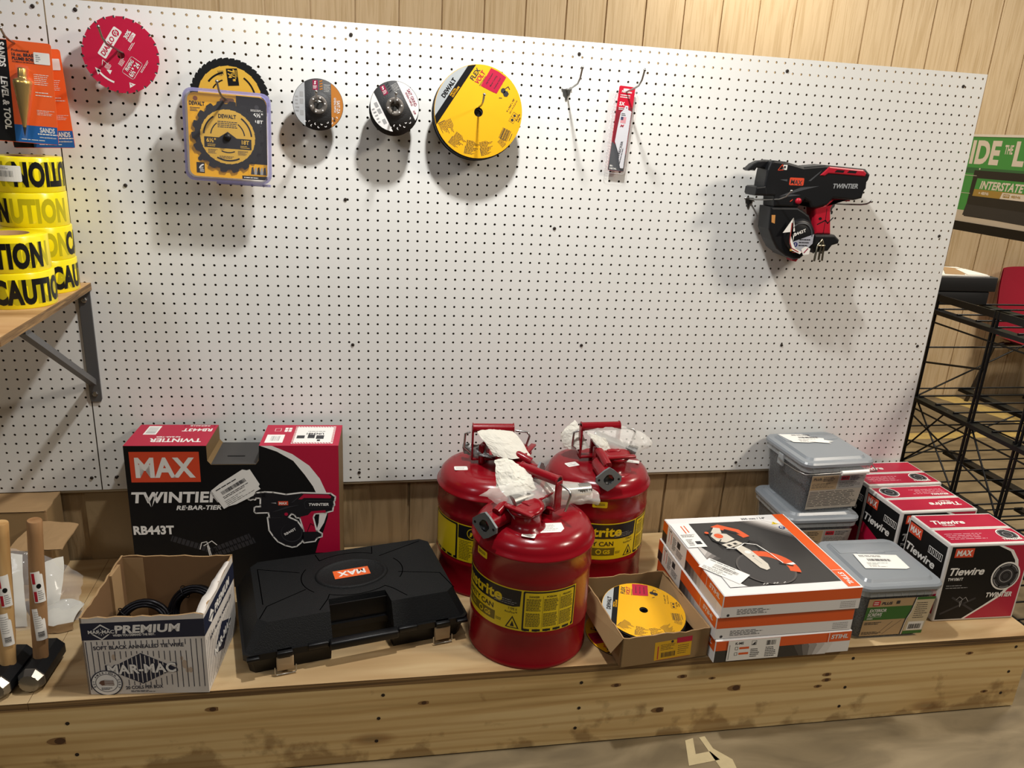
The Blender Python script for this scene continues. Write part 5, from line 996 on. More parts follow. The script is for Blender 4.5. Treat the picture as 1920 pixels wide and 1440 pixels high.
# --- three white and orange cut-off wheel boxes
w, d, h = .372, .384, .0635; SOR = M('stihl_orange', 'e05a1c', .38, coat=.3); SWH = M('gloss_white', 'e4e3e2', .35, coat=.3); grads = [M('grad%d' % i, c_, .4, coat=.3) for i, c_ in enumerate(('2a2828', '4a4644', '726d6a', '9b9692', 'c0bcb8', 'd8d5d2'))]
for i, g in enumerate(grads): g.name = 'printed_grey_%s' % 'abcdef'[i]
def sbox(label, loc, rz, kind):
    mb = MB(); mb.rbox((0, 0, 0), (w, d, h), SWH, .002, 1, smooth=False)
    fm = FR(mb, w, d, h)
    if kind < 2:
        mb.rect(.002, .031, w - .002, h - .002, SOR); mb.greek(.04, .008, .13, .024, 4, INK, 2, fill=.35); mb.disc(.018, .008, .004, INK, 2, 6); mb.greek(w - .055, .006, w - .012, .026, 4, GRY, 2, fill=.3, ragged=.05)
    else:
        mb.rect(.002, .034, w - .002, h - .002, SOR); mb.rect(.002, .001, .24, .034, grads[0])
        for i in range(6): mb.poly([(.22 + i * .012, .001), (.235 + i * .014, .001), (.21 + i * .022, .034), (.19 + i * .022, .034)], grads[i], 2 + i)
        mb.rect(.306, .034, .308, h - .002, SWH, 9); mb.text('STIHL', .314, .043, .012, SWH, w=.048, k=3, bold=.07, shear=.15)
        mb.rect(.033, .004, .172, h - .001, LBL, 10); mb.text('K-ME', .052, .05, .007, INK, w=.022, k=11, bold=.05); mb.rect(.064, .036, .09, .042, SOR, 11); mb.rect(.064, .02, .09, .026, SOR, 11); mb.line([(.053, .035), (.06, .035), (.06, .043), (.053, .043)], .001, INK, 11, closed=True); mb.line([(.053, .019), (.06, .019), (.06, .027), (.053, .027)], .001, INK, 11, closed=True); mb.poly([(.096, .046), (.106, .046), (.106, .056)], INK, 11); mb.line([(.096, .046), (.108, .046), (.108, .058), (.096, .058)], .0008, INK, 11, closed=True); mb.greek(.095, .01, .12, .036, 5, INK, 11); mb.barcode(.135, .042, .162, .056, INK, 11, n=14); mb.greek(.135, .008, .165, .038, 6, INK, 11)
        mb.rect(.037, .008, .039, .05, GRY, 11)
    LEFT(mb, d); mb.rect(.002, .031, d - .002, h - .002, SOR); mb.rect(.002, .001, .07, .031, grads[0]); mb.rect(.002, .031, .05, h - .002, SOR, 2)
    for i in range(6): mb.rect(.16 + i * .02, .001, .18 + i * .02 if i < 5 else d - .03, .031, grads[i], 1)
    mb.rect(.29, .031, .2915, h - .002, SWH, 2); mb.text('STIHL', .308, .042, .0125, SWH, w=.058, k=3, bold=.07, shear=.15)
    if kind < 2: mb.rect(.035, .002, .165, h - .001, LBL, 4); mb.line([(.05, .02), (.05, .05)], .003, SOR, 5); mb.line([(.066, .02), (.066, .05)], .003, SOR, 5); mb.text('K-ME', .045, .052, .005, INK, w=.018, k=5, bold=.04); mb.greek(.075, .012, .1, .05, 7, INK, 5); mb.rect(.105, .034, .125, .052, INK, 5); mb.greek(.105, .01, .15, .03, 5, INK, 5)
    if kind == 0:
        b = TOP(mb, h); mb.rect(.03, .03, w - .042, d - .034, grads[0]); GD = grads
        for i in range(6): mb.poly([(.06 + i * .004, .03), (.02 + .0 * i + .03, .03), (.03, .05 + i * .0), (.03, .075 - i * .008)], GD[1 + i % 5] if i < 5 else GD[5], 2 + i)
        mb.poly([(.03, .03), (.075, .03), (.03, .085)], SWH, 9)
        for i in range(6): s2 = i * .012; mb.poly([(.2 + s2, d - .034), (w - .042, .23 + s2 * 1.15), (w - .042, d - .034)], GD[i], 2 + i)
        mb.poly([(.28, d - .034), (w - .042, .32), (w - .042, d - .034)], SWH, 9)
        for i in range(5): mb.poly([(.03, .2 + i * .012), (.075 - i * .007, .15 + i * .012), (.03, .13 + i * .012)], GD[i], 3 + i)
        # the pictured saw
        SG = M('saw_print_orange', 'd8582a', .4); SL = M('saw_print_pale', 'cfc8ba', .4); SD = M('saw_print_dark', '1d1c1d', .4)
        mb.disc(.165, .105, .075, grads[1], 10, 44); mb.disc(.165, .105, .07, M('picture_disc', '3a3838', .4), 11, 44)
        mb.poly(arc(.17, .105, .082, -22, 95, 14) + arc(.17, .105, .055, 95, -22, 12), SG, 12); mb.poly(arc(.17, .105, .082, 5, 12, 3) + arc(.17, .105, .055, 12, 5, 3), WHT, 13)
        mb.poly([(.09, .30), (.135, .33), (.175, .318), (.195, .275), (.19, .24), (.155, .215), (.11, .215), (.085, .25)], SD, 12); mb.poly([(.112, .322), (.138, .333), (.186, .30), (.2, .262), (.178, .255), (.165, .285), (.13, .305)], SG, 14); mb.poly([(.146, .306), (.172, .288), (.178, .272), (.160, .282), (.14, .3)], SD, 15)
        mb.poly([(.098, .29), (.118, .317), (.135, .312), (.128, .285)], SL, 15); mb.poly([(.09, .272), (.105, .29), (.14, .28), (.15, .25), (.118, .235), (.095, .245)], SL, 14); mb.disc(.112, .27, .016, SL, 16); mb.disc(.112, .27, .0125, SG, 17); mb.disc(.086, .29, .006, SG, 16, 12)
        mb.poly([(.1, .225), (.15, .242), (.162, .226), (.112, .205)], SL, 16); mb.poly([(.112, .222), (.122, .225), (.127, .216), (.117, .212)], SD, 17); mb.poly([(.132, .228), (.142, .231), (.146, .223), (.136, .22)], SD, 17)
        mb.poly([(.128, .208), (.15, .218), (.165, .19), (.178, .12), (.172, .098), (.160, .092), (.148, .105)], SL, 18); mb.disc(.152, .18, .008, WHT, 19, 16); mb.line([(.155, .15), (.162, .122)], .0015, GRY, 19); mb.disc(.158, .16, .0025, SD, 19, 8)
        mb.line(arc(.17, .21, .03, -60, 60, 8), .003, SD, 19); mb.line([(.105, .205), (.13, .2), (.165, .225), (.195, .215), (.21, .17), (.22, .12)], .0028, WHT, 20); mb.line([(.1, .21), (.096, .235), (.11, .25)], .0028, SD, 19); mb.line([(.185, .235), (.21, .235), (.215, .215)], .0025, SD, 19); mb.line([(.21, .12), (.24, .105)], .004, SD, 20)
        for i in range(14): mb.disc(.12 + .004 * (i * 7 % 13) + .012 * (i > 7), .034 + .0012 * (i % 4), .0016, WHT, 12, 6)
        mb.rect(w - .040, .004, w - .006, d - .003, SOR, 3); mb.rect(w - .040, .078, w - .006, .0795, SWH, 4); mb.at(b, w - .029, .068, -90); mb.text('STIHL', 0, 0, .0135, SWH, w=.055, k=5, bold=.07, shear=.15)
        mb.at(b, 0, 0); mb.text('350 mm / 14"', .225, d - .026, .0095, INK, w=.075, k=2, bold=.04); mb.poly([(w - .072, d - .062), (w - .052, d - .062), (w - .062, d - .047)], M('warn_yellow', 'e0c21a', .4), 10); mb.text('!', w - .0632, d - .06, .008, INK, k=11, bold=.05); mb.disc(w - .052, d - .082, .009, M('mandatory_blue', '23386e', .4), 10, 20); mb.ring(w - .052, d - .082, .003, .0055, WHT, 11, 12, 20, 300)
        mb.at(b, .002, .232); mb.rect(0, -.012, .055, .118, LBL, 12); mb.line([(.026, .062), (.026, .1)], .0035, SOR, 13); mb.line([(.036, .066), (.036, .102)], .0035, SOR, 13); mb.greek(.006, .04, .05, .056, 4, INK, 13); mb.greek(.01, -.004, .03, .03, 5, INK, 13); mb.rect(.032, .002, .048, .018, INK, 13)
        mb.at(b, .048, .102, -52); mb.rect(-.056, -.029, .056, .029, LBL, 14); mb.barcode(-.03, .002, .034, .015, INK, 15, n=34); mb.greek(-.05, .02, .04, .026, 1, INK, 15); mb.greek(-.03, -.008, .03, -.001, 2, INK, 15); mb.greek(-.05, -.026, .03, -.011, 3, INK, 15, fill=.3)
    o = mb.build('wheel_box'); tag(o, label, 'box', 'white and orange cut-off wheel boxes'); place(o, *loc, rz); return o
sbox('bottom white and orange box of the stack, its labelled dark end facing out', (1.531, -.629, BZ), .004, 2)
sbox('middle white and orange box of the stack of three', (1.527, -.624, BZ + .0637), -.004, 1)
sbox('top white and orange box of the stack, with a cut-off saw picture', (1.533, -.630, BZ + .1274), .002, 0)

# --- screw tubs
TLID = M('tub_lid_grey', '8a9096', .3, alpha=.97, var=.06, vscale=10); TBOD = M('tub_clear_plastic', 'cdd3d6', .2, alpha=.16, coat=.3); TRIM = M('tub_rim_plastic', 'b4babd', .25, alpha=.62)
SCREWS = bpy.data.materials.new('screw_pile'); SCREWS.use_nodes = True
def _sp():
    nt = SCREWS.node_tree; L = nt.links.new; b = nt.nodes['Principled BSDF']; tc = nt.nodes.new('ShaderNodeTexCoord')
    mp = nt.nodes.new('ShaderNodeMapping'); mp.inputs['Scale'].default_value = (60, 60, 45); L(tc.outputs['Object'], mp.inputs['Vector'])
    v = nt.nodes.new('ShaderNodeTexVoronoi'); v.feature = 'DISTANCE_TO_EDGE'; n = nt.nodes.new('ShaderNodeTexNoise'); n.inputs['Scale'].default_value = 1.4
    L(mp.outputs['Vector'], n.inputs['Vector']); mx = nt.nodes.new('ShaderNodeMix'); mx.data_type = 'RGBA'; mx.inputs['Factor'].default_value = .35
    L(mp.outputs['Vector'], mx.inputs['A']); L(n.outputs['Color'], mx.inputs['B']); L(mx.outputs['Result'], v.inputs['Vector'])
    r = ramp(nt, [(.0, '6a6f74'), (.06, '3a3e42'), (.3, '1c1f22')]); L(v.outputs['Distance'], r.inputs['Fac']); L(r.outputs['Color'], b.inputs['Base Color']); b.inputs['Metallic'].default_value = .5; b.inputs['Roughness'].default_value = .4
    bp = nt.nodes.new('ShaderNodeBump'); bp.inputs['Strength'].default_value = .8; bp.inputs['Distance'].default_value = .004; bp.invert = True; L(v.outputs['Distance'], bp.inputs['Height']); L(bp.outputs['Normal'], b.inputs['Normal'])
_sp()
def tub(label, loc, rz, kind):
    """lid corner at the origin"""
    W_, D_, H = .242, .238, .178; t = thing('screw_tub', label, 'screw tub', loc, rz, 'grey plastic screw tubs')
    bot = rr2(.026, .024, W_ - .026, D_ - .024, .02); topo = rr2(.010, .010, W_ - .010, D_ - .010, .025)
    mb = MB(); mb.add([(p[0], p[1], .001) for p in bot], [list(range(len(bot)))[::-1]], TBOD); loft(mb, bot, .001, topo, .142, TBOD, cap=False, smooth=True); mb.build('tub', t, 'clear grey plastic body')
    mb = MB(); b2 = rr2(.029, .027, W_ - .029, D_ - .027, .018); t2 = rr2(.015, .015, W_ - .015, D_ - .015, .022); mb.add([(p[0], p[1], .003) for p in b2], [list(range(len(b2)))[::-1]], SCREWS); loft(mb, b2, .003, t2, .130, SCREWS, smooth=True); c_ = mb.build('screws', t, 'dark mass of screws inside'); c_['kind'] = 'stuff'
    mb = MB(); r1 = rr2(.005, .005, W_ - .005, D_ - .005, .028); r2 = rr2(.004, .004, W_ - .004, D_ - .004, .028); loft(mb, r1, .138, r2, .158, TRIM, cap=False)
    for i in range(9):
        for x0, y0, ax in ((.03 + i * .022, .0048, 0), (.0048, .03 + i * .022, 1)):
            if ax == 0: mb.box((x0, y0 - .001, .14), (x0 + .0012, y0, .156), TRIM)
            else: mb.box((x0 - .001, y0, .14), (x0, y0 + .0012, .156), TRIM)
    mb.build('rim', t)
    mb = MB(); n = 6; o1 = rr2(0, 0, W_, D_, .032, n); o2 = rr2(.004, .004, W_ - .004, D_ - .004, .03, n); o3 = rr2(.020, .020, W_ - .020, D_ - .020, .022, n); o4 = rr2(.026, .026, W_ - .026, D_ - .026, .02, n)
    loft(mb, o1, .156, o1, .164, TLID, cap=False); loft(mb, o1, .164, o2, .169, TLID, cap=False); loft(mb, o2, .169, o3, .170, TLID, cap=False); loft(mb, o3, .170, o4, .1765, TLID, cap=True)
    mb.add([(p[0], p[1], .156) for p in o1], [list(range(len(o1)))[::-1]], TLID); mb.rbox((.03, .155, .1765), (W_ - .03, D_ - .035, .1782), TLID, .0015); mb.rbox((.08, .148, .1765), (W_ - .08, .158, .1778), TLID, .0012); mb.build('lid', t, 'grey plastic lid')
    if kind != 2:
        mb = MB(); mb.M = Matrix.Translation((.12, .105 if kind == 0 else .165, .1785)) @ Matrix.Rotation(math.radians(-6), 4, 'Z'); P = [(-.062, -.036), (.05, -.036), (.062, -.03), (.06, .034), (-.06, .036)] if kind == 0 else [(-.07, -.03), (-.02, -.034), (.0, -.03), (.05, -.04), (.045, -.03), (.065, -.026), (.04, -.012), (.045, .0), (.01, .01), (-.01, .034), (-.09, .034)]
        mb.poly(P, LBL, 1); mb.barcode(-.035, .0, .03, .012, INK, 2, n=30); mb.greek(-.05, .02, .03, .03, 2, INK, 2); mb.greek(-.045, -.03, .04, -.006, 4, INK, 2, fill=.25, ragged=.7); mb.build('shipping_label', t, 'white shipping label')
    mb = MB(); sl = .0145 / .141; nrm = Vector((0, -1, -sl)).normalized(); fz = lambda z: .0235 - z * sl - .0012
    mb.frame((0, fz(0), 0), (1, 0, 0), (0, -sl, 1))
    if kind == 0:
        LT = M('label_tan', 'b79a72', .5); GN = M('label_green', '2f6a26', .5); mb.poly([(.036, .010), (.215, .010), (.222, .130), (.034, .130)], LT, 1); mb.poly([(.16, .010), (.217, .010), (.224, .130), (.166, .130)], M('label_pale_tan', 'cdbd9c', .5), 2)
        mb.poly([(.035, .062), (.158, .062), (.164, .104), (.034, .104)], GN, 2); mb.poly([(.166, .122), (.224, .122), (.224, .130), (.166, .130)], GN, 3); mb.poly([(.16, .01), (.217, .01), (.217, .02), (.16, .02)], GN, 3); mb.line([(.154, .010), (.157, .06), (.164, .085), (.168, .130)], .004, INK, 4); mb.line([(.1555, .010), (.1585, .06), (.1655, .085), (.1695, .130)], .0018, WHT, 5)
        mb.rrect(.048, .108, .068, .124, .002, MRED, 3); mb.greek(.05, .11, .066, .122, 2, WHT, 4); mb.text('PLUS', .073, .111, .0085, NAVY, w=.03, k=3, bold=.06, shear=.15); mb.rect(.114, .112, .124, .122, INK, 3); mb.text('EXTERIOR', .044, .088, .010, WHT, w=.048, k=4, bold=.04, shear=.12); mb.text('SCREWS', .042, .075, .010, WHT, w=.04, k=4, bold=.04, shear=.12); mb.rect(.042, .0715, .082, .0722, WHT, 4); mb.text('GREEN', .042, .065, .0042, WHT, w=.017, k=4, bold=.04)
        mb.greek(.04, .046, .09, .056, 2, INK, 3); mb.greek(.04, .014, .1, .024, 3, INK, 3); mb.line([(.10, .014), (.145, .058)], .0008, INK, 3); mb.line([(.085, .014), (.12, .055)], .0008, INK, 3); mb.barcode(.172, .026, .208, .042, INK, 4, n=22); mb.greek(.175, .06, .215, .115, 8, INK, 4, fill=.25); mb.rect(.168, .022, .214, .05, LBL, 3)
    else:
        LP = M('label_silver', 'b3aa9c', .4); mb.poly([(.038, .012), (.21, .012), (.218, .128), (.034, .128)], LP, 1); mb.rect(.036, .078, .124, .125, M('label_dull_tan', 'ab9472', .5), 2); mb.rect(.128, .078, .215, .125, M('label_dull_grey', '9d9b97', .5), 2); mb.text('PLUS', .042, .112, .0075, INK, w=.026, k=3, bold=.06); mb.rect(.134, .108, .162, .122, MRED, 3); mb.text('MAX', .137, .111, .008, INK, w=.022, k=4, bold=.06)
        mb.greek(.074, .106, .12, .122, 3, INK, 3); mb.greek(.04, .084, .12, .102, 4, INK, 3, fill=.3); mb.greek(.166, .106, .212, .122, 3, INK, 3); mb.greek(.132, .084, .21, .102, 4, INK, 3, fill=.3); mb.greek(.04, .02, .21, .074, 11, INK, 3, fill=.3, ragged=.2)
    mb.build('label', t, 'printed front label')
    if kind == 1:
        mb = MB(); mb.tube([(-.004, .13, .135), (-.008, .1, .134), (-.008, .03, .137), (.0, -.004, .139), (.04, -.008, .140), (.1, -.009, .141), (.2, -.009, .141), (.236, -.008, .140), (.25, .03, .142), (.252, .10, .15), (.248, .13, .135)], .0017, ZINC, 6)
        hb = mb.build('bail_handle', t, 'thin wire bail'); mb = MB(); mb.tube([(.115, -.0095, .1405), (.205, -.0095, .1412)], .0065, M('white_grip', 'ece9e4', .4), 14); mb.build('handle_grip', hb, 'white plastic grip')
        mb = MB(); mb.bprism([(-.014, -.02), (.014, -.02), (.012, .016), (-.012, .016)], 0, .006, TRIM, .002); g = mb.build('bail_lug', t); g.rotation_euler = (PI / 2, 0, -PI / 2); g.location = (.004, .125, .135)
    return t
tub('grey screw tub at the front, beside the white and orange boxes', (1.923, -.606, BZ), -.023, 0)
tub('lower screw tub of the rear pair, mostly hidden under the other', (1.926, -.245, BZ), -.02, 2)
tub('upper screw tub of the rear pair, full of screws, with a white bail grip', (1.947, -.249, BZ + .1785), .05, 1)

# --- tie wire cartons
TBX = M('carton_white', 'd9d5d0', .6, var=.06, vscale=12)
def spool(mb, x, y, r, k):
    mb.disc(x, y, r * 1.12, WHT, k, 30); mb.disc(x, y, r, INK, k + 1, 30)
    for i, q in enumerate((.92, .7, .5, .3)): mb.ring(x, y, r * q - r * .05, r * q, GRY if i % 2 == 0 else BLK, k + 2, 26)
    for i in range(6): mb.disc(x + r * .82 * math.cos(i + .3), y + r * .82 * math.sin(i + .3), r * .1, BLK, k + 3, 8)
def tiebox(label, loc, rz, flipped, w=.25, d=.168, h=.238):
    mb = MB(); mb.rbox((0, 0, 0), (w, d, h), TBX, .004, 2, smooth=False)
    FR(mb, w, d, h); g = .007; mb.rect(g, g, w - g, h - g, BLK, 1)
    mb.poly([(.092, g), (w - g, g), (w - g, h - g), (.155, h - g), (.19, .215), (.212, .185), (.222, .15), (.215, .11), (.19, .075), (.15, .045)], CRIM, 2); mb.poly([(.088, g), (.097, g), (.152, .045), (.194, .075), (.219, .11), (.226, .15), (.216, .186), (.193, .217), (.158, h - g), (.145, h - g), (.185, .213), (.206, .185), (.216, .15), (.21, .112), (.186, .078), (.145, .047)], WHT, 3)
    mb.rect(.018, .199, .074, .226, MAXO, 4); mb.text('MAX', .046, .2045, .0165, WHT, w=.046, align='c', k=5, bold=.06, shear=.1); mb.text('Tiewire', .016, .145, .023, WHT, w=.105, k=4, bold=.045, shear=.22); mb.text('TW1061T', .016, .1285, .0085, WHT, w=.046, k=4, bold=.06); mb.greek(.016, .102, .085, .116, 2, GRY, 4, fill=.3)
    spool(mb, .19, .137, .039, 5); mb.text('TWINTIER', .145, .073, .0145, WHT, w=.08, k=8, bold=.08, shear=.18)
    for P in ([(.02, .025), (.115, .07)], [(.045, .075), (.12, .03)]): mb.line(P, .006, INK, 2)
    mb.line([(.058, .068), (.066, .077), (.076, .07), (.074, .045)], .0016, GRY, 4); mb.line([(.074, .045), (.07, .06), (.085, .075), (.095, .062)], .0016, GRY, 4)
    LEFT(mb, d); mb.rect(.006, .02, d - .008, h - .012, BLK, 1); mb.rect(.008, .19, .06, .222, MAXO, 2); mb.text('MAX', .034, .197, .018, WHT, w=.042, align='c', k=3, bold=.06); mb.text('Tiewire', .01, .14, .024, WHT, w=.12, k=3, bold=.045, shear=.2); mb.rect(.095, .175, .15, .196, WHT, 2)
    for i in range(4): mb.rect(.0965 + i * .0135, .177, .108 + i * .0135, .194, BLK, 3); mb.line([(.102 + i * .0135, .18), (.102 + i * .0135, .191)], .0025, WHT, 4)
    mb.poly([(.006, .02), (d - .008, .02), (d - .008, .09), (.006, .13)], CRIM, 2)
    b = TOP(mb, h); m_ = d / 2; mb.rect(.006, .008, w - .006, m_ - .007, CRIM, 1); mb.rect(.006, m_ + .007, w - .006, d - .008, CRIM, 1)
    def flapA(y, rot): mb.at(b, (.03 if not rot else w - .03), (y if not rot else y + .04), rot); mb.text('Tiewire', 0, .012, .02, WHT, w=.1, k=3, bold=.06, shear=.2 if not rot else .2); mb.text('TW1061T', .02, .001, .007, WHT, w=.04, k=3, bold=.05)
    def flapB(y, rot):
        mb.at(b, 0 if not rot else w, y if not rot else y + .055, rot); mb.greek(.02, .01, .15, .045, 4, M('pale_pink_print', 'dca6b0', .5), 2, fill=.28, ragged=.25); mb.at(b, (.205 if not rot else .045), y + .03); spool(mb, 0, 0, .026, 3); mb.at(b, .17, y + .001); mb.text('TWINTIER', 0, 0, .009, WHT, w=.06, k=7, bold=.08, shear=.18)
    if flipped: flapA(m_ * .25, 180); flapB(m_ + .012, 180)
    else: flapA(m_ + .014, 0); flapB(.014, 0)
    mb.at(b, 0, 0); mb.rect(0, m_ - .0006, w, m_ + .0006, GRY, 2)
    o = mb.build('tie_wire_box'); tag(o, label, 'carton', 'black and crimson tie wire boxes'); place(o, *loc, rz); return o
tiebox('front black and crimson tie wire box at the right end of the bench', (2.216, -.538, BZ), -.035, False)
tiebox('middle tie wire box of the row, its lettering upside down', (2.209, -.352, BZ), -.004, True, d=.162)
tiebox('rear tie wire box of the row, nearest the pegboard', (2.222, -.178, BZ), .0, False, w=.258, d=.165)

# --- hammers
ASH = wood_mat('pale_handle_wood', 'd2b07c', 'c49c66', 'a8804c', (7, 7, .8), .45, knots=False); ASH2 = wood_mat('brown_handle_wood', 'b08a62', '9c7650', '80603e', (7, 7, .8), .45, knots=False)
HBLK = M('hammer_black', '18191b', .4, .3); HFACE = M('ground_steel', '8d8a84', .28, .9)
def hammer(label, hx, hy, rz, wood, tip):
    t = thing('sledge_hammer', label, 'hammer', (hx, hy, BZ + .0265), rz, 'sledge hammers standing on their heads')
    mb = MB(); mb.frame((0, 0, 0), (1, 0, 0), (0, 0, 1)); O8 = lambda r: [(r * math.cos(PI / 8 + i * PI / 4), r * math.sin(PI / 8 + i * PI / 4)) for i in range(8)]
    def oct(r0, z0, r1, z1, m): loft(mb, O8(r0), z0, O8(r1), z1, m)
    oct(.0282, .022, .0282, .046, HBLK); mb.prism(O8(.0282), -.06, .022, HBLK); oct(.0282, -.022, .024, -.022, HBLK); mb.build('head', t)
    mb = MB(); mb.frame((0, 0, 0)); loft(mb, O8(.0282), .046, O8(.0285), .05, HFACE); loft(mb, O8(.0285), .05, O8(.021), .064, HFACE); mb.M = mb.M @ Matrix.Translation((0, 0, .064)); mb.lathe([(.021, 0), (.012, .0025), (0, .003)], HFACE, 8); mb.build('face', t, 'ground steel striking face')
    dx, dy = tip; mb = MB(); pts = []; rad = []
    for i in range(13):
        u = i / 12; pts.append((dx * u, dy * u, .012 + .345 * u)); rad.append(.0155 + .001 * math.sin(u * 5) - .0012 * max(0, 1 - abs(u - .12) * 9))
    pts.append((dx * 1.008, dy * 1.008, .3595)); rad.append(.0135); mb.tube(pts, .016, wood, 16, rads=rad); h_ = mb.build('handle', t)
    for (z0, z1, k) in ((.17, .245, 1), (.075, .155, 2)):
        mb = MB(); mb.M = Matrix.Translation((dx * (z0 - .012) / .345 + dx * .11, dy * (z0 - .012) / .345 + dy * .11, 0)) @ Matrix.Rotation(math.radians(28), 4, 'Z'); mb.warp = wrap(.0166); mb.step = .002; mb.rect(-.011, z0, .011, z1, LBL, 3)
        if k == 1: mb.rect(-.0095, z0 + .046, -.004, z1 - .003, REDP, 4); mb.rect(-.0095, z0 + .003, -.004, z0 + .028, REDP, 4); mb.disc(.001, z0 + .04, .0045, BLK, 4, 12, ry=.006); mb.greek(-.002, z0 + .006, .009, z0 + .03, 5, GRY, 4)
        else: mb.greek(-.008, z0 + .03, .008, z1 - .006, 8, GRY, 4, fill=.25); mb.barcode(-.006, z0 + .008, .006, z0 + .022, INK, 4, n=8, vert=True)
        mb.build('sticker', h_, 'white and red sticker' if k == 1 else 'white barcode sticker')
    return t
hammer('sledge hammer with brown handle standing beside the white tie wire carton', -.012, -.484, -.06, ASH2, (.03, .0))
hammer('sledge hammer with pale handle, standing left of the brown-handled one', -.071, -.500, -.10, ASH, (.026, .012))

# --- torn kraft carton and packing rubbish at the left
t = thing('torn_carton', 'torn open kraft carton with drooping flaps behind the hammers', 'carton', (-.15, -.12, BZ))
w, d, h = .0, .0, .0
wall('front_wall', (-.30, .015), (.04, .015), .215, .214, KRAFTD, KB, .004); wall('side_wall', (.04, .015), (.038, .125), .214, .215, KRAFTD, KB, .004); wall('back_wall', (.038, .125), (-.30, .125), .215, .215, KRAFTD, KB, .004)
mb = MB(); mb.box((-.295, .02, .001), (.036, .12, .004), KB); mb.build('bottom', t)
def flap(name, cp, seed, lb):
    mb = MB(); mb.patch(cp, KRAFT, 10, 10, nz=.002, seed=seed, smooth=False); mb.patch([[(p[0], p[1] + .001, p[2] - .003) for p in r] for r in cp][::-1], KRAFT, 10, 10, nz=.002, seed=seed, smooth=False); mb.build(name, t, lb)
flap('flap', [[(-.30, .013, .214), (.041, .013, .215)], [(-.30, .126, .220), (.040, .122, .218)]], 2, 'closed top flap')
flap('flap', [[(-.02, -.085, .158), (.05, -.085, .157), (.102, -.08, .155)], [(-.01, -.03, .176), (.05, -.03, .178), (.112, -.03, .172)], [(.02, .012, .186), (.06, .014, .186), (.116, .01, .178)]], 3, 'drooping torn flap')
t = thing('packing_bag', 'clear bag with white sheets slumped beside the hammers', 'plastic bag', (-.10, -.28, BZ))
mb = MB(); mb.patch([[(-.10, -.015, .004), (-.05, -.02, .004), (-.008, -.02, .006)], [(-.10, .01, .09), (-.06, .0, .10), (-.02, .01, .09)], [(-.11, .07, .15), (-.07, .07, .155), (-.035, .07, .15)]], PAP, 10, 10, nz=.004, seed=31, freq=25)
mb.patch([[(.0, -.0, .004), (.03, .0, .004), (.045, .01, .01)], [(.0, .04, .08), (.03, .04, .08), (.06, .06, .085)], [(.0, .07, .12), (.03, .08, .13), (.05, .09, .13)]], PAP, 8, 8, nz=.003, seed=32, freq=25); mb.build('sheet', t, 'white packing sheets')
mb = MB(); mb.patch([[(-.11, -.03, .006), (-.02, -.05, .006), (.05, -.03, .005), (.11, .0, .004)], [(-.11, .0, .10), (-.03, -.02, .10), (.05, .0, .09), (.10, .03, .05)], [(-.11, .07, .17), (-.03, .06, .17), (.04, .08, .15), (.08, .11, .06)]], CLEAR, 16, 16, nz=.012, seed=33, freq=22); mb.build('film', t, 'clear plastic film')
mb = MB(); mb.patch([[(-.03, -.05, .01), (.0, -.06, .012), (.035, -.045, .008)], [(-.035, -.01, .05), (.01, -.02, .055), (.05, -.01, .04)], [(-.01, .04, .03), (.02, .04, .04), (.05, .03, .02)]], PAP, 10, 10, nz=.006, seed=35, freq=30)
mb.patch([[(-.032, -.056, .0), (.0, -.066, .002), (.04, -.05, .0)], [(-.035, -.05, .022), (.0, -.06, .022), (.04, -.045, .018)]], KRAFT, 8, 6, nz=.006, seed=36, freq=40)
o = mb.build('torn_paper'); o.location = (-.042, -.275, BZ + .002); tag(o, 'torn white paper scrap with brown edge between hammer and wire carton', 'paper')
# ------------------------------------------------------------------ wire rack and what stands behind it
t = thing('wire_rack', 'black wire display rack with sloping bars beside the end of the bench', 'rack')
RX0, RX1 = 2.60, 3.25; YS = (.16, -.10, -.29); LV = (.955, .645, .395, .14)
def rod(name, a, b, r=.0035, lab=None):
    mb = MB(); mb.tube([a, b], r, CBLK, 8); return mb.build(name, t, lab)
for x in (RX0, RX1):
    for y in YS:
        for dxy in (-.007, .007): rod('post', (x, y + dxy, .0), (x, y + dxy, LV[0] + .05), .0045)
def fbar(name, x0, x1, y0, y1, z, hgt, th):
    mb = MB(); mb.box((x0, y0, z - hgt), (x1, y1, z), CBLK); return mb.build(name, t)
for i, z in enumerate(LV):
    for x in (RX0, RX0 + .26, RX1): fbar('shelf_bar', x - .019, x + .019, -.46, .24, z, .013, 0)
    for k in range(9): rod('shelf_rod', (RX0, -.44 + .083 * k, z + .003), (RX1, -.44 + .083 * k, z + .003), .003)
    if i == 0: fbar('top_rail', RX0 - .003, RX0 + .003, -.46, .24, z + .05, .022, 0)
    rod('rail', (RX0, -.46, z - .045), (RX0, .24, z - .045), .003)
for z in (.82, .53): rod('cross_rod', (RX0, YS[1], z), (RX0, .2, z - .06), .0035)
for (y0, z0, y1, z1) in ((.16, .645, -.10, .395), (.16, .395, -.10, .645), (.24, .60, -.29, .45), (-.10, .645, -.29, .395), (.2, .395, .0, .645), (.1, .14, .16, .395), (-.1, .395, .1, .14)): rod('brace', (RX0, y0, z0), (RX0, y1, z1), .003)
for (x0, z0, x1, z1) in ((RX0, .395, RX1, .645), (RX0, .645, RX1, .395), (RX0, .64, RX1, .95)): rod('brace', (x0, .16, z0), (x1, .16, z1), .003)
for z in (.82, .53): rod('cross_rod', (RX0, .16, z), (RX1, .16, z), .003)

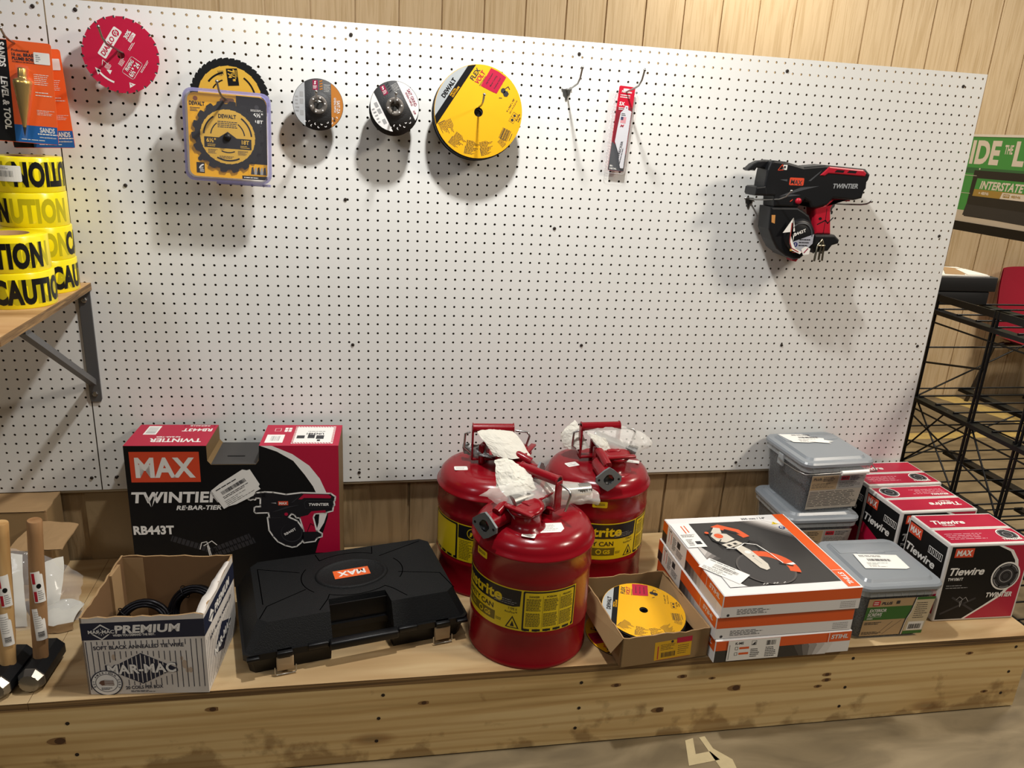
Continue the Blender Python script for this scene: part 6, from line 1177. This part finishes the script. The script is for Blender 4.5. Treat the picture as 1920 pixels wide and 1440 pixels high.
# black boxes on the rack
BBX = M('black_carton', '1c1c1d', .55); 
mb = MB(); mb.rbox((2.613, .20, 0), (2.835, .42, .046), BBX, .003); o = mb.build('black_box'); o.location = (0, 0, LV[0] + .0065); tag(o, 'lower black box on the top shelf of the wire rack', 'box')
mb = MB(); mb.rbox((2.613, .195, 0), (2.853, .43, .05), BBX, .003); o = mb.build('black_box'); o.location = (0, 0, LV[0] + .0535); tag(o, 'upper black box on the wire rack, with papers on top', 'box')
mb = MB(); mb.prism([(2.617, .20), (2.82, .20), (2.84, .38), (2.62, .40)], 0, .004, LBL); mb.prism([(2.66, .22), (2.73, .21), (2.82, .34), (2.77, .37)], .004, .0055, KRAFT); mb.prism([(2.74, .21), (2.82, .21), (2.83, .33), (2.79, .33)], .0045, .006, LBL); o = mb.build('loose_papers'); o.location = (0, 0, LV[0] + .1045); tag(o, 'loose white and brown papers lying on the upper black box', 'papers')

# battery display sign standing out from the back wall
SGN = M('sign_green', '3f9a48', .35); SGD = M('sign_dark_green', '2e6b40', .4); SW = M('sign_white', 'e6ddd2', .4); GOLD = M('gold_print', 'a88a3e', .4); BATT = M('battery_black', '18191b', .45)
mb = MB(); X = 3.94; mb.box((X, .9, 1.113), (X + .03, 1.979, 1.556), SGD); mb.frame((X, 1.979, 1.113), (0, -1, 0), (0, 0, 1))
L_ = 1.079; H_ = .443; mb.rect(0, .06, L_, H_, SGN, 1); mb.rect(0, 0, L_, .06, M('sign_floor', 'cfc4b4', .5), 1); mb.rect(0, .255, L_, .285, SGD, 2)
def bp_(u, v): return u, v
mb.text('SIDE', .451, .31, .115, SW, w=.268, k=3, bold=.09, align='r'); mb.text('THE', .476, .362, .044, SW, w=.055, k=3, bold=.08); mb.text('L', .544, .31, .115, SW, w=.07, k=3, bold=.09)
u0 = .31; mb.poly([(u0 - .01, .04), (u0 - .005, .272), (.98, .272), (.98, .03), (u0 - .01, .03)], BATT, 4); mb.poly([(u0 - .022, .035), (u0 - .01, .094), (.98, .085), (.98, .02)], M('battery_base', '2c2d30', .45), 5)
mb.poly([(u0 + .02, .142), (u0 + .028, .232), (.8, .232), (.8, .142)], SGN, 6); mb.poly([(u0 + .02, .140), (u0 + .024, .176), (.8, .176), (.8, .140)], GOLD, 7); mb.poly([(u0 + .21, .140), (u0 + .22, .172), (.8, .172), (.8, .140)], SW, 8); mb.text('INTERSTATE', .368, .181, .04, SW, w=.29, k=8, bold=.07, shear=.2); mb.text('+ 48/H6', u0 + .06, .151, .015, SW, w=.07, k=9, bold=.05); mb.rect(u0 + .228, .148, u0 + .27, .166, GOLD, 9); mb.text('MTP', u0 + .232, .152, .011, SW, w=.034, k=10, bold=.05); mb.text('48/H6', u0 + .28, .151, .013, GOLD, w=.06, k=9, bold=.05)
mb.rect(u0 - .07, .243, u0 + .02, .245, SW, 9); mb.rect(u0 - .07, .150, u0 + .0, .152, SW, 9); mb.disc(u0 + .03, .28, .005, SW, 9, 8)
sg = mb.build('sign_board'); tag(sg, 'green battery advertising sign on the back wall, pictured with a black battery', 'sign')
mb = MB(); mb.box((X - .008, .88, 1.065), (X + .05, 1.979, 1.113), CBLK); mb.build('bottom_rail', sg); mb = MB(); mb.box((X - .004, .88, 1.556), (X + .04, 1.979, 1.568), M('white_edge', 'eeeae4', .4)); mb.build('top_edge', sg)

# red chair
CHR = M('chair_red', 'a8283a', .35, coat=.3); TUB = M('chair_tube', '3a3634', .35, .7)
t = thing('plastic_chair', 'red plastic stacking chair on dark tube legs near the back wall', 'chair', (4.66, 1.62, 0), math.radians(4))
mb = MB(); mb.patch([[(-.2, -.2, .43), (-.07, -.21, .42), (.07, -.21, .42), (.2, -.2, .43)], [(-.22, 0, .44), (-.07, .0, .42), (.07, .0, .42), (.22, 0, .44)], [(-.2, .19, .44), (-.07, .22, .40), (.07, .22, .40), (.2, .19, .44)]], CHR, 12, 12); mb.patch([[(-.2, -.2, .422), (-.07, -.21, .412), (.07, -.21, .412), (.2, -.2, .422)], [(-.22, 0, .432), (-.07, .0, .412), (.07, .0, .412), (.22, 0, .432)], [(-.2, .19, .432), (-.07, .22, .392), (.07, .22, .392), (.2, .19, .432)]][::-1], CHR, 12, 12); mb.build('seat', t)
mb = MB(); B_ = [[(-.19, .19, .44), (-.07, .23, .42), (.07, .23, .42), (.19, .19, .44)], [(-.22, .20, .58), (-.07, .26, .58), (.07, .26, .58), (.22, .20, .58)], [(-.21, .24, .72), (-.07, .30, .72), (.07, .30, .72), (.21, .24, .72)], [(-.17, .27, .83), (-.1, .31, .84), (.1, .31, .84), (.17, .27, .83)]]
mb.patch(B_, CHR, 12, 12); mb.patch([[(p[0], p[1] + .008, p[2]) for p in r] for r in B_][::-1], CHR, 12, 12); mb.build('backrest', t)
for sx in (-1, 1):
    mb = MB(); mb.tube([(sx * .16, -.15, .42), (sx * .2, -.18, .39), (sx * .23, -.21, 0)], .012, TUB, 10); mb.build('leg', t)
    mb = MB(); mb.tube([(sx * .16, .15, .40), (sx * .2, .18, .38), (sx * .23, .25, 0)], .012, TUB, 10); mb.build('leg', t)
mb = MB(); mb.tube([(-.17, -.16, .405), (.17, -.16, .405)], .011, TUB, 10); mb.build('frame', t); mb = MB(); mb.tube([(-.17, .15, .395), (.17, .15, .395)], .011, TUB, 10); mb.build('frame', t)
